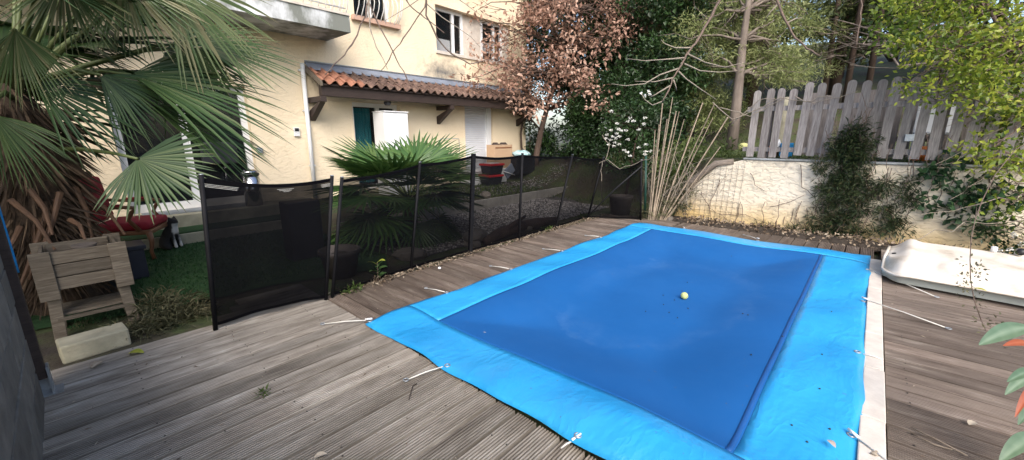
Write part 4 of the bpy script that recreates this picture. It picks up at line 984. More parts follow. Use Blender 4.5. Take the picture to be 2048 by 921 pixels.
branch([(1452, -40), (1440, 0), (1415, 45), (1395, 82), (1382, 96), (1369, 118), (1358, 137), (1345, 158), (1338, 180), (1325, 203)], (4.6, 4.6), .018, .006, start=LT, sub=[
    [(1382, 96), (1350, 96), (1330, 88), (1322, 80)], [(1369, 116), (1335, 119), (1290, 122), (1255, 118)], [(1358, 137), (1320, 150), (1290, 168), (1250, 172), (1222, 168)], [(1346, 156), (1310, 164), (1270, 163)],
    [(1340, 172), (1310, 190), (1298, 196)], [(1338, 180), (1325, 203), (1305, 211), (1290, 200), (1282, 187)], [(1369, 128), (1400, 142), (1440, 145), (1475, 142)], [(1357, 143), (1372, 158), (1400, 178), (1432, 199)], [(1347, 160), (1352, 175), (1353, 182)], [(1375, 108), (1410, 125), (1450, 135), (1490, 125)]])
branch([(1545, -40), (1553, 0), (1571, 41), (1591, 76), (1613, 98), (1640, 112)], (4.4, 4.4), .016, .007, start=LT, sub=[[(1557, 8), (1540, 25), (1530, 40)], [(1575, 46), (1590, 38), (1605, 36)]])
branch([(1722, -40), (1722, 0), (1721, 40), (1712, 92)], (4.2, 4.2), .010, .004, start=LT)
L2 = LIMB[3]
branch([(736, -30), (735, 0), (732, 31), (704, 90), (680, 120), (650, 150)], (3.2, 3.2), .008, .0035, start=L2)
branch([(738, -20), (737, 23), (743, 66), (761, 109), (775, 139)], (3.2, 3.2), .008, .003, 'twig_pale', start=L2)
branch([(740, -25), (737, 4), (755, 43), (786, 105), (806, 145), (821, 172)], (3.2, 3.2), .007, .003, start=L2)
branch([(853, -30), (851, 4), (849, 16), (806, 78), (786, 107), (763, 141)], (3.3, 3.3), .007, .003, start=L2, sub=[[(843, -5), (820, 12), (790, 30), (770, 42)]])
branch([(806, -10), (826, 18), (850, 35), (888, 66)], (3.3, 3.3), .007, .003, start=L2)
branch([(851, -20), (853, 31), (872, 74), (904, 109), (939, 127), (990, 120)], (3.4, 3.8), .009, .004, start=L2, sub=[[(853, 8), (884, 35), (910, 52), (943, 75), (960, 95)], [(904, -10), (930, 8), (960, 30)]])
bud = np.array([tuple(at(x, y, 4.5)) for x, y in [(1282, 187), (1290, 192), (1297, 184), (1300, 190)]])
for p in bud:
    c = p + rand_dirs(14) * .012; link('blossom', leaf_mesh('blossom', c, rand_dirs(14, .5), rand_dirs(14), .015, .015, rng.random(14)), M['petal'], bt)

# ------------------------------------------------------------------ bamboo canes
bc = thing('bamboo_canes', 'fan of tall dry bamboo canes stuck in the ground left of the cream wall', 'bamboo canes', (6.95, 2.75, 0))
feet = gnd(1305, 438, 0)
CN = [(1300, 1325, 208), (1303, 1345, 197), (1309, 1358, 225), (1306, 1352, 224), (1299, 1310, 262), (1312, 1368, 240), (1318, 1405, 207), (1320, 1428, 210), (1322, 1425, 238), (1325, 1455, 236), (1328, 1440, 295), (1296, 1318, 250), (1305, 1334, 240), (1330, 1395, 360), (1326, 1420, 335)]
for i, (fx, tx, ty) in enumerate(CN):
    b = gnd(fx, 440, 0); b.z = -.05; t = atx(tx, ty, b.x + .25 + .04 * (i % 4)); n = 9; rr = [.015, .011, .009][i % 3]
    pts = []; rad = []
    for k in range(n + 1):
        p = b.lerp(t, k / n) + V(0, 0, 0); pts += [p - (t - b).normalized() * .008, p, p + (t - b).normalized() * .008]; rad += [rr * (1 - .3 * k / n), rr * 1.22 * (1 - .3 * k / n), rr * (1 - .3 * k / n)]
    MB().tube(pts, rad, 7).build('cane', M['cane'], bc, True)
gp_ = thing('green_stake', 'dark green metal stake beside the last fence post', 'stake', (7.05, 3.0, 0)); p = gnd(1290, 436); MB().tube([p, atx(1292, 312, p.x)], .022, 8).build('post', M['green_metal'], gp_, True)
def weed_patch(name, label, cat, centers, rad, n, ln, wd, mat, up=1.2, droop=.2, kind=None, zfloor=True):
    pos, out, tone = scatter_leaves(centers, rad, n, .5)
    if zfloor: pos[:, 2] = np.maximum(pos[:, 2], np.maximum(ground_h(pos[:, 0], pos[:, 1]), -.02))
    d = out * .5 + rand_dirs(len(pos), up); l_ = rng.uniform(.6, 1.3, len(pos)) * ln
    return props(link(name, leaf_mesh(name, pos, d, rand_dirs(len(pos)), l_, wd, tone, .2, droop), M[mat]), label, cat, kind=kind)
weed_patch('weeds', 'tangled grey-green weeds at the foot of the bamboo canes', 'weeds', [(7.0, 2.75, .1), (7.1, 2.6, .3), (7.2, 2.45, .25), (6.95, 2.95, .05), (7.15, 2.75, .45), (7.2, 2.6, .6), (7.3, 2.4, .5)], .22, 260, .10, .016, 'lf_dark_weed', .4, kind='stuff')
# dead twigs round the bamboo
tw = MB()
for _ in range(60):
    a = V(7.1 + random.uniform(-.2, .25), 2.6 + random.uniform(-.4, .4), random.uniform(.05, .5)); b = a + V(random.uniform(-.1, .5), random.uniform(-.9, .5), random.uniform(.1, 1.0)); tw.tube(path(a, b, 5, .05, .05), [.004, .0035, .003, .003, .0025, .002], 4)
props(tw.build('dry_twigs', M['twig_pale'], None), 'thin dry twigs tangled through the bamboo canes', 'twigs', kind='stuff')
# bare vines crossing pickets and wall
def vine(label, polys, r, mat='twig_pale', cat='vine'):
    t = thing('bare_vine', label, cat, polys[0][0])
    for p in polys:
        p = [Vector(k) for k in p]; d = []
        for i in range(len(p) - 1):
            for j in range(3): d.append(p[i].lerp(p[i+1], j / 3) + V(*(rng.normal(size=3) * .008)))
        d.append(p[-1]); MB().tube(d, [r * (1.2 - .6 * i / len(d)) for i in range(len(d))], 5).build('stem', M[mat], t, True)
vx = WX - .03
def wp(*pp): return [atx(x, y, vx) for x, y in pp]
vine('pale bare vine looping across the tops of the left pickets', [wp((1425, 205), (1465, 240), (1510, 222), (1560, 195), (1590, 200), (1630, 205), (1680, 195), (1715, 182)), wp((1440, 215), (1480, 225), (1500, 235), (1540, 212), (1580, 195)), wp((1460, 252), (1500, 215), (1520, 200), (1550, 197)), wp((1590, 192), (1610, 205), (1650, 190), (1665, 195))], .007)
vine('dark bare vine creeping up the left of the cream wall', [wp((1402, 385), (1410, 400), (1418, 415), (1440, 428), (1460, 445)), wp((1440, 360), (1425, 395), (1416, 412)), wp((1418, 410), (1422, 430), (1420, 450)), wp((1500, 345), (1510, 370), (1535, 385)), wp((1600, 330), (1605, 375), (1630, 395), (1635, 430)), wp((1440, 428), (1490, 430), (1540, 450)), wp((1540, 415), (1580, 405), (1610, 390))], .0045, 'twig')
vine('thin bare stems trailing over the last fence bay', [[atx(x, y, 6.5) for x, y in [(1183, 365), (1200, 325), (1215, 320), (1240, 338), (1275, 325), (1300, 318), (1320, 300)]], [atx(x, y, 6.5) for x, y in [(1205, 405), (1202, 350), (1205, 325)]], [atx(x, y, 6.5) for x, y in [(1210, 325), (1218, 290), (1205, 270)]]], .006)
# ------------------------------------------------------------------ plants on the garden wall
def wall_plant(name, label, spots, n, leaf, wd, mat, cat='plant', aspect=None, up=-.2, stem=True):
    t = thing(name, label, cat, atx(spots[0][0], spots[0][1], WX - .06)); cs = []
    for (x, y, rx, ry, k) in spots:
        for _ in range(k):
            a = random.uniform(0, 6.28); r = math.sqrt(random.random()); cs.append(tuple(atx(x + rx * r * math.cos(a), y + ry * r * math.sin(a), WX - random.uniform(.01, .11))))
    pos, out, tone = scatter_leaves(cs, rng.uniform(.06, .15, len(cs)), n, .9); d = out + rng.normal(size=out.shape) * .6; d[:, 0] -= .5; d[:, 2] += up; ln = rng.uniform(.6, 1.3, len(pos)) * leaf
    link('foliage', leaf_mesh('foliage', pos, d, rand_dirs(len(pos)), ln, ln * wd, tone, .25, .05), M[mat], t)
    if stem:
        sm = MB()
        for c in cs[::4]:
            c = Vector(c); sm.tube(path(c, c + V(random.uniform(-.02, .03), random.uniform(-.12, .12), random.uniform(.15, .5)), 4, 0, .02), .005, 4)
        props(sm.build('stems', M['twig'], t), kind='stuff')
    return t
wall_plant('ice_plant', 'thick dark curtain of spiky ice plant hanging down the cream wall', [(1705, 330, 36, 55, 50), (1695, 390, 44, 50, 50), (1685, 450, 46, 35, 36), (1712, 285, 34, 35, 34), (1650, 410, 22, 50, 9), (1640, 350, 8, 30, 6), (1668, 300, 10, 25, 4), (1750, 420, 8, 50, 6), (1622, 440, 10, 25, 5)], 46, .08, .16, 'lf_ice')
wall_plant('ice_plant', 'thin strand of ice plant right of the thick curtain', [(1768, 390, 8, 45, 12), (1778, 440, 16, 25, 12), (1815, 380, 14, 40, 14), (1800, 450, 14, 20, 8)], 34, .08, .16, 'lf_ice')
wall_plant('ice_plant', 'low creeping ice plant along the foot of the cream wall', [(1480, 458, 30, 5, 8), (1540, 462, 40, 6, 14), (1600, 468, 40, 8, 18), (1650, 478, 40, 10, 20)], 36, .075, .16, 'lf_ice', up=.3)
wall_plant('ivy', 'dark ivy with broad leaves climbing the wall behind the white shell', [(1890, 340, 40, 30, 14), (1920, 390, 35, 35, 12), (1900, 425, 40, 20, 8), (1960, 430, 40, 40, 14), (2010, 380, 40, 60, 16), (1850, 400, 20, 20, 5)], 8, .075, .9, 'lf_ivy2')
litter_c = [(7.2, y, .0) for y in np.linspace(2.3, -1.2, 24)]
weed_patch('leaf_litter', 'dead leaves and soil heaped at the foot of the cream wall', 'leaf litter', litter_c, .20, 130, .06, .03, 'lf_dry', .2, kind='stuff')
soil = MB()
for i in range(40):
    y = 2.7 - i * .12; soil.lathe((7.22 + random.uniform(-.05, .05), y, -.04), [(.22, 0), (.17, .05), (.08, .08)], 8)
props(soil.build('soil_bed', M['soil'], None, True), kind='structure')
# ------------------------------------------------------------------ yellow-green shrub, right
def px_clumps(spots, dist):
    o = []
    for (x, y, rx, ry, k) in spots:
        for _ in range(k):
            a = random.uniform(0, 6.28); r = math.sqrt(random.random()); o.append(tuple(at(x + rx * r * math.cos(a), y + ry * r * math.sin(a), random.uniform(*dist))))
    return o
sh = px_clumps([(1860, 40, 95, 45, 30), (1960, 40, 90, 60, 36), (1800, 75, 50, 30, 10), (1900, 110, 80, 35, 22), (1980, 140, 70, 50, 36), (2010, 210, 50, 60, 34), (1930, 180, 45, 40, 8), (1850, 170, 40, 20, 6), (2010, 300, 40, 40, 16), (2030, 380, 30, 60, 12), (1960, 320, 30, 30, 5), (2100, 150, 60, 150, 40), (1930, -30, 150, 40, 30)], (4.2, 5.4))
tb = at(2120, 520, 4.8); tb.z = 0
shrub = make_tree('climbing_shrub', 'yellow-green leafy shrub overhanging the picket fence at right', [tb, tb + V(0, .1, .9), at(2080, 250, 4.8), at(2030, 120, 4.8), at(1980, 20, 4.8)], .05, sh, .23, 34, .068, 'lf_gold', 'twig', limb=.5, aspect=.5, cat='shrub', up=-.15)
sm = MB()
for (a, b) in [((2060, 180), (1830, 185)), ((2060, 60), (1800, 110)), ((2055, 230), (1870, 330)), ((2060, 400), (1840, 430)), ((2050, 310), (1900, 400)), ((2060, 260), (1880, 330)), ((2060, 330), (1930, 450)), ((2055, 150), (1700, 130)), ((2050, 440), (1800, 480))]:
    MB().tube(path(at(*a, 4.6), at(*b, 4.9), 7, .03, .03), [.008, .007, .007, .006, .005, .004, .004, .003], 5).build('stem', M['twig_pale'], shrub)
wp_ = px_clumps([(2020, 500, 30, 45, 12), (1985, 470, 25, 20, 5), (2040, 450, 20, 40, 8)], (4.7, 5.1))
hb = make_tree('flowering_hedge', 'dark hedge with tiny cream flowers above the white shell', [V(6.2, -1.9, 0), V(6.2, -1.9, .3), V(6.15, -1.8, .6)], .03, wp_, .17, 42, .06, 'lf_vib', limb=.5, cat='shrub')
for (x, y) in [(2028, 470), (2018, 500), (2032, 520), (2000, 505), (2045, 490), (2020, 535), (2040, 545)]:
    p = np.array(at(x, y, 4.65)); c = p + rand_dirs(18) * .025; link('flower_cluster', leaf_mesh('flower_cluster', c, rand_dirs(18, .6), rand_dirs(18), .022, .02, rng.random(18)), M['petal'], hb)
# foreground photinia at the right edge
def big_leaf(parent, base, tip, side, wd, mat, curl=.12, tone=.5):
    base, tip, side = Vector(base), Vector(tip), Vector(side); d = tip - base; side = (side - d * side.dot(d) / d.length_squared).normalized(); n = d.normalized().cross(side)
    nu = 12; vs = []; fs = []; rs = []
    for i in range(nu + 1):
        s = i / nu; wv = wd * math.sin(math.pi * min(1, s ** .8 * .98 + .01)) ** .75; c = base.lerp(tip, s) + V(0, 0, curl * d.length * math.sin(s * math.pi) * .6)
        for k, o_ in enumerate((-1, -.5, 0, .5, 1)): vs.append(c + side * wv * o_ + n * (abs(o_) * wv * .35)); rs.append(min(1, tone + (.35 if k == 2 else 0) + .06 * math.sin(i * 2.1) + .05 * math.sin(k * 3 + i)))
    for i in range(nu):
        for k in range(4): a = i * 5 + k; fs.append((a, a+1, a+6, a+5))
    return link('leaf', fast_mesh('leaf', np.array([tuple(v) for v in vs]), np.array(fs), np.array(rs), True), M[mat], parent)
ph0 = V(1.35, -2.1, 0)
ph = thing('photinia_bush', 'long-leaved photinia branch poking in from the right edge, closest to the camera', 'shrub', ph0)
D = 1.75
stp = [ph0, V(1.5, -1.9, .5), at(2100, 780, D), at(2075, 700, D), at(2062, 655, D)]
MB().tube(stp, [.012, .010, .007, .005, .004], 6).build('stem', M['twig'], ph, True)
stp2 = [V(1.5, -1.9, .5), at(2090, 860, D), at(2070, 900, D)]
MB().tube(stp2, [.008, .006, .004], 6).build('stem', M['twig'], ph, True)
for (b, t, wd_, m_, tn) in [((2062, 655), (1958, 690), .034, 'lf_photinia', .55), ((2066, 690), (2006, 692), .014, 'lf_red', .4), ((2075, 742), (2014, 764), .020, 'lf_photinia', .35), ((2072, 748), (2010, 790), .024, 'lf_photinia', .6), ((2070, 770), (2030, 835), .016, 'lf_red', .3), ((2078, 870), (1998, 925), .034, 'lf_photinia', .55), ((2082, 800), (2036, 850), .024, 'lf_photinia', .3), ((2090, 640), (2150, 600), .03, 'lf_photinia', .5), ((2100, 800), (2180, 770), .03, 'lf_photinia', .5)]:
    big_leaf(ph, at(*b, D), at(*t, D - .05), V(0, 0, 1) * .8 + V(.3, .5, 0), wd_, m_, tone=tn)
# trailing stem before the shell
ts = thing('trailing_stem', 'thin trailing stem with tiny leaves hanging in front of the white shell', 'plant', at(1990, 700, 3.0))
pts = [at(x, y, d) for x, y, d in [(1962, 640, 3.1), (1948, 600, 3.1), (1941, 560, 3.1), (1940, 520, 3.1), (1942, 480, 3.1), (1950, 440, 3.1), (1965, 400, 3.1), (1990, 350, 3.1), (2030, 300, 3.1), (2100, 260, 3.1), (2160, 330, 3.1)]]
MB().tube([V(pts[-1].x, pts[-1].y, 0)] + pts[::-1], .0035, 5).build('stem', M['twig'], ts, True)
MB().tube([pts[0], at(1985, 690, 3.0), at(2010, 740, 2.9)], .003, 5).build('stem', M['twig'], ts, True)
cs = [tuple(p) for p in pts[:6]] + [tuple(at(x, y, 3.0)) for x, y in [(1985, 690), (1995, 715), (1930, 575), (1955, 540), (1925, 560), (2000, 650), (2010, 700), (1975, 665)]]
pos, out, tone = scatter_leaves(cs, .075, 14, 1); link('leaves', leaf_mesh('leaves', pos, out, rand_dirs(len(pos)), .028, .014, tone), M['lf_dark_weed'], ts)

# ------------------------------------------------------------------ fibreglass shell
shl = thing('fibreglass_shell', 'cream moulded fibreglass shell lying face down on the right-hand deck', 'shell', (5.7, -1, 0))
# outline on the ground, near edge along the deck; u along the near edge, v towards the wall
nu, nv = 64, 28; vs = []; fs = []
def shell_pt(s, t):
    # s 0..1 from the pool side to the far right end, t 0..1 from near rim to the raised back
    x0 = 5.30 - .16 * s + .55 * max(0, (.07 - s) / .07) ** 2 * .5; y0 = -.25 - 2.0 * s
    x1 = 6.22 - .10 * s - .10 * max(0, (.08 - s) / .08) ** 2; y1 = -.25 - .05 - 1.98 * s
    x = x0 + (x1 - x0) * t; y = y0 + (y1 - y0) * t
    prof = .13 + .15 * float(sstep(.0, .22, t)) + .04 * t
    z = prof * (.75 + .25 * float(sstep(0, .10, s)))
    z += .030 * float(sstep(.03, .07, s) * (1 - sstep(.07, .13, s))) * float(sstep(.25, .5, t))
    # moulded hollows along the near side and one broad dish
    z -= .075 * math.exp(-((s - .16) / .05) ** 2 - ((t - .20) / .10) ** 2) + .055 * float(sstep(.2, .3, s)) * math.exp(-((t - .17) / .08) ** 2)
    z -= .02 * math.exp(-((s - .5) / .2) ** 2 - ((t - .65) / .25) ** 2)
    z -= .05 * float(sstep(.93, 1, t))
    return V(x, y, z)
for i in range(nu + 1):
    for j in range(nv + 1): vs.append(shell_pt(i / nu, j / nv))
for i in range(nu):
    for j in range(nv): a = i * (nv+1) + j; fs.append((a, a+1, a+nv+2, a+nv+1))
mb = MB(); mb.v = vs; mb.f = fs; o = mb.build('moulding', M['shell'], shl, True); so = o.modifiers.new('t', 'SOLIDIFY'); so.thickness = .012
sk = MB(); n0 = 0
for i in range(nu + 1): p = shell_pt(i / nu, 0); sk.v += [p + V(.035, 0, -.012), V(p.x + .06, p.y, .03)]
for i in range(nu): sk.f.append((2*i, 2*i+2, 2*i+3, 2*i+1))
for j in range(nv + 1): p = shell_pt(0, j / nv); sk.v += [p + V(0, -.02, -.012), V(p.x, p.y - .03, .02)]
b0 = 2 * (nu + 1)
for j in range(nv): sk.f.append((b0 + 2*j, b0 + 2*j+2, b0 + 2*j+3, b0 + 2*j+1))
sk.build('skirt', M['shell_under'], shl, True)
rim = [shell_pt(i / nu, 0) + V(-.006, 0, -.004) for i in range(nu + 1)]; MB().tube([shell_pt(0, j / 10) + V(0, .004, -.004) for j in range(10, 0, -1)] + rim, .014, 6).build('rolled_rim', M['shell'], shl, True)
pp = shell_pt(.47, .93); MB().tube([pp + V(.06, 0, .0), pp + V(-.05, .02, .045)], .038, 12, False).build('pipe_fitting', M['white_pvc'], shl, True); MB().tube([pp + V(.0, 0, .026), pp + V(-.052, .02, .047)], .027, 10).build('pipe_bore', M['black_plastic'], shl, True)
pp = shell_pt(.38, .92); MB().lathe(pp, [(.024, 0), (.024, .05), (.02, .055)], 10).build('plug', M['white_pvc'], shl, True)
pp = shell_pt(.03, .42); MB().tube([pp + V(0, .01, .0), pp + V(0, .012, .008)], .018, 10).build('drain_hole', M['black_plastic'], shl)
props(big_leaf(None, gnd(1947, 577, .30), gnd(1974, 583, .30), (.4, .5, 0), .02, 'lf_gold', .1, 1.0), 'single mustard-yellow leaf lying on the white shell', 'leaf').name = 'fallen_leaf'

# ------------------------------------------------------------------ left side
# block wall with brown post and galvanised foot
bw = thing('block_wall', 'bare grey concrete block wall at the lower left edge', 'wall', (-.36, 1.5, 0))
MB().bb(-.445, -.285, -1.2, 3.30, -.08, 1.175).build('mortar_core', M['mortar'], bw)
for r_ in range(6):
    y = -1.2 + (.25 if r_ % 2 else 0)
    if r_ % 2: MB().bb(-.447, -.279, -1.2, -.962, r_ * .2 - .02, r_ * .2 + .17).build('block', M['block'], bw, bevel=.004)
    while y < 3.29:
        e = min(y + .49, 3.31); MB().bb(-.448, -.277 + random.uniform(-.003, .003), y, e, r_ * .2 - .02, r_ * .2 + .168).build('block', M['block'], bw, bevel=.004); y += .50
bp = thing('wooden_post', 'dark brown timber post in a galvanised foot at the end of the block wall', 'post', (-.25, 3.38, 0))
MB().bb(-.30, -.245, 3.335, 3.39, .10, 2.3).build('post', M['beam'], bp, bevel=.004)
MB().bb(-.312, -.302, 3.322, 3.402, .0, .17).bb(-.243, -.233, 3.322, 3.402, .0, .17).bb(-.301, -.244, 3.392, 3.402, .0, .17).bb(-.318, -.20, 3.31, 3.42, 0.001, .008).build('post_anchor', M['steel'], bp)
rp = MB().tube([V(-.252, 3.405 + .006 * math.sin(k * .9), .72 + k * .06) for k in range(26)], .014, 6).build('blue_rope', M['rope_blue'], None, True); props(rp, 'bright blue rope running down the dark post at the left edge', 'rope')
for k, s in enumerate([((0, 472), (45, 470)), ((0, 505), (40, 470))]): pass
# wooden raised planter
pl = thing('raised_planter', 'small weathered wooden raised planter on splayed legs under the palm', 'planter', (0, 4.45, 0))
PA, PB_ = -.19, .19; y0, y1 = 4.22, 4.62
for i, z in enumerate((.37, .465, .56)): MB().bb(PA + .02, PB_ - .02, y0, y0 + .02, z, z + .088).build('slat', M['planter'], pl, bevel=.003); MB().bb(PA + .02, PB_ - .02, y1 - .02, y1, z, z + .088).build('slat', M['planter'], pl, bevel=.003)
for sx, x in ((-1, PA), (1, PB_)):
    for i, z in enumerate((.37, .465, .56)): MB().bb(x - .01, x + .01, y0 + .024, y1 - .024, z, z + .088).build('slat', M['planter'], pl, bevel=.003)
    for yy, o_ in ((y0 - .022, -1), (y1 + .002, 1)):
        MB().bb(x - .055 if sx < 0 else x - .045, x + .045 if sx < 0 else x + .055, yy, yy + .02, .31, .66).build('corner_board', M['planter'], pl, bevel=.003)
        yl = y0 + .045 if o_ < 0 else y1 - .045
        MB().prism([V(x + sx * .01 - .033, yl - .03, -.02), V(x + sx * .01 + .033, yl - .03, -.02), V(x + sx * .01 + .033, yl + .03, -.02), V(x + sx * .01 - .033, yl + .03, -.02)], (-sx * .02, 0, .39)).build('leg', M['planter'], pl, bevel=.004)
for yy in (4.27, 4.37, 4.47): MB().bb(PA + .02, PB_ - .02, yy, yy + .085, .16, .178).build('shelf_slat', M['planter'], pl, bevel=.003)
MB().bb(PA + .0, PB_ - .0, y0 + .01, y0 + .03, .135, .159).build('shelf_rail', M['planter'], pl)
MB().bb(PA + .022, PB_ - .022, y0 + .026, y1 - .026, .40, .585).build('soil', M['soil'], pl)
props(MB().lathe((.03, 4.44, .587), [(.05, 0), (.075, .05), (.07, .052), (.05, .03)], 12).build('clay_bowl', M['terracotta'], None, True), 'small grey bowl standing in the raised planter', 'bowl')
ks = MB().box((-.04, 3.90, .035), (.34, .19, .13), Matrix.Rotation(R(5), 3, 'Z')).build('kerb_stone', M['kerb'], None, bevel=.012); props(ks, 'pale stone kerb block on the deck edge below the planter', 'stone block')
props(MB().bb(.17, .45, 5.55, 5.85, -.01, .34).bb(.15, .47, 5.53, 5.87, .30, .345).build('square_pot', M['navy_pot'], None, bevel=.008), 'dark blue square plant pot between planter and armchair', 'plant pot')
props(MB().bb(-.05, .25, 5.1, 5.36, -.01, .36).build('square_pot', M['black_plastic'], None, bevel=.008), 'black square plant pot behind the raised planter', 'plant pot')
props(MB().bb(aty(572, 405, 4.95).x, aty(640, 405, 4.95).x, 4.95, 5.2, -.01, aty(600, 405, 4.95).z).build('tall_planter', M['black_plastic'], None, bevel=.01), 'tall black planter box seen dimly through the dense gate net', 'planter box')
pot = thing('round_pot', 'wide round grey plant pot behind the first fence bay', 'plant pot', (1.85, 4.15, 0)); MB().lathe((1.85, 4.12, -.02), [(.15, 0), (.19, .22), (.215, .25), (.215, .29), (.19, .29), (.18, .24)], 22).build('pot', M['terracotta'], pot, True); MB().lathe((1.85, 4.12, .20), [(.175, 0), (.05, .03)], 18).build('soil', M['soil'], pot)
props(MB().lathe((6.98, 3.45, -.04), [(.17, 0), (.21, .33), (.225, .35), (.225, .39), (.20, .39), (.19, .34)], 22).build('round_pot', M['terracotta'], None, True), 'large dark round tub behind the last fence bay', 'tub')
weed_patch('weeds', 'tall dry weeds between the raised planter and the deck', 'weeds', [(.32, 4.1, .05), (.42, 3.95, .03), (.25, 3.95, .0), (.5, 4.2, .06), (.36, 4.3, .1), (.15, 4.0, 0), (.55, 4.05, 0)], .16, 150, .13, .007, 'lf_dark_weed', 1.2, .4, kind='stuff')
bl = thing('broad_leaf_weed', 'flat dark green broad-leaved weed at the edge of the turf', 'weed', (.62, 4.32, 0))
for k in range(7):
    a = k * .9; b = V(.62, 4.32, .01); big_leaf(bl, b, b + V(.11 * math.cos(a), .11 * math.sin(a), .03), V(-math.sin(a), math.cos(a), .1), .035, 'lf_vib', .3, .5)
# armchair
ac = thing('armchair', 'carved wooden armchair with wine-red velvet on the turf', 'armchair', (.45, 6.75, 0))
RZ = Matrix.Translation(V(.48, 6.72, -.01)) @ Matrix.Rotation(R(-27), 4, 'Z')
def acp(x, y, z): return RZ @ V(x, y, z)
def acbox(name, x0, x1, y0, y1, z0, z1, mat, bev=.02, lean=0.0):
    mb = MB(); mb.v = [acp(x + (lean * (z - z0)), y, z) for z in (z0, z1) for x, y in ((x0, y0), (x1, y0), (x1, y1), (x0, y1))]
    mb.f = [(0, 3, 2, 1), (4, 5, 6, 7)] + [(i, (i+1) % 4, 4 + (i+1) % 4, 4 + i) for i in range(4)]; o = mb.build(name, M[mat], ac, True); m_ = o.modifiers.new('b', 'BEVEL'); m_.width = bev; m_.segments = 3; return o
acbox('seat', -.25, .28, -.29, .29, .36, .46, 'red_cloth', .04); acbox('seat_rail', -.26, .295, -.30, .30, .31, .362, 'chair_wood', .012)
acbox('backrest', -.33, -.24, -.26, .26, .46, .98, 'red_cloth', .04, -.12); acbox('back_frame', -.355, -.325, -.30, .30, .42, 1.04, 'chair_wood', .015, -.12)
for s in (-1, 1):
    MB().tube([acp(.27, s * .29, .34), acp(.285, s * .30, .22), acp(.26, s * .295, .10), acp(.275, s * .30, .0)], [.032, .026, .018, .022], 8).build('leg', M['chair_wood'], ac, True)
    MB().tube([acp(-.27, s * .27, .34), acp(-.31, s * .275, .15), acp(-.36, s * .28, .0)], [.026, .022, .018], 8).build('leg', M['chair_wood'], ac, True)
    MB().tube([acp(.20, s * .31, .36), acp(.12, s * .325, .50), acp(.17, s * .33, .60), acp(.20, s * .33, .64), acp(.10, s * .33, .655), acp(-.12, s * .32, .65), acp(-.36, s * .29, .68)], [.024, .022, .022, .026, .022, .02, .02], 8).build('armrest', M['chair_wood'], ac, True)
    acbox('arm_pad', -.16, .08, s * .325 - .025, s * .325 + .025, .66, .69, 'red_cloth', .012)
# cat
cm, cnt, cbs = nodes('black_and_white_fur'); cv = coords(cnt); sp_ = N(cnt, 'ShaderNodeSeparateXYZ'); cnt.links.new(cv, sp_.inputs[0])
front = mth(cnt, 'ADD', sp_.outputs['X'], mth(cnt, 'MULTIPLY', mth(cnt, 'SUBTRACT', noise(cnt, cv, 9, 3), .5), .05))
cc = ramp(cnt, front, [(.128, (.012, .011, .011)), (.142, (.55, .53, .5))]); cc = mix(cnt, cc, (.014, .012, .012), ramp(cnt, sp_.outputs['Z'], [(.335, (0, 0, 0)), (.35, (1, 1, 1))]))
cnt.links.new(cc, cbs.inputs['Base Color']); cbs.inputs['Roughness'].default_value = .9
cvs = [(0, 0, .10), (.05, 0, .18), (.085, 0, .26), (.10, 0, .315), (.125, 0, .365), (.175, 0, .352), (.115, .035, .40), (.11, .04, .43), (.115, -.035, .40), (.11, -.04, .43), (.11, .04, .17), (.13, .04, .08), (.145, .04, .015), (.11, -.04, .17), (.13, -.04, .08), (.145, -.04, .015), (.03, .085, .06), (.12, .09, .018), (.03, -.085, .06), (.12, -.09, .018), (-.09, .0, .03), (-.08, .12, .02), (.04, .17, .02)]
ced = [(0, 1), (1, 2), (2, 3), (3, 4), (4, 5), (4, 6), (6, 7), (4, 8), (8, 9), (2, 10), (10, 11), (11, 12), (2, 13), (13, 14), (14, 15), (0, 16), (16, 17), (0, 18), (18, 19), (0, 20), (20, 21), (21, 22)]
crd = [.095, .085, .068, .048, .056, .026, .022, .006, .022, .006, .028, .020, .020, .028, .020, .020, .055, .022, .055, .022, .026, .02, .012]
cme = bpy.data.meshes.new('cat'); cme.from_pydata(cvs, ced, []); cat = link('cat', cme, cm, None, (.80, 7.0 - .17, -.01), (0, 0, R(-50))); props(cat, 'black and white cat sitting beside the red armchair', 'cat')
sm_ = cat.modifiers.new('skin', 'SKIN'); sub_ = cat.modifiers.new('sub', 'SUBSURF'); sub_.levels = 2; sub_.render_levels = 2
for v, r_ in zip(cme.skin_vertices[0].data, crd): v.radius = (r_, r_)
cme.skin_vertices[0].data[0].use_root = True; cme.polygons.foreach_set('use_smooth', [True] * len(cme.polygons)); sm_.use_smooth_shade = True
# pedal bin
bn = thing('pedal_bin', 'shiny steel pedal bin beside the wide glass door', 'bin', (2.1, 7.65, .32)); bxy = (2.08, 7.62, .318)
MB().lathe(bxy, [(.125, 0), (.125, .50)], 20).build('body', M['chrome'], bn, True); MB().lathe((bxy[0], bxy[1], bxy[2] + .502), [(.132, 0), (.132, .03)], 20).build('band', M['black_plastic'], bn, True); MB().lathe((bxy[0], bxy[1], bxy[2] + .534), [(.13, 0), (.125, .03), (.09, .055), (.03, .065)], 20).build('lid', M['chrome'], bn, True)
props(MB().bb(1.55, 2.05, 7.99, 8.05, 1.0, 1.35).build('black_bag', M['black_plastic'], None, bevel=.02), 'black bag hanging at the right side of the glass door', 'bag')
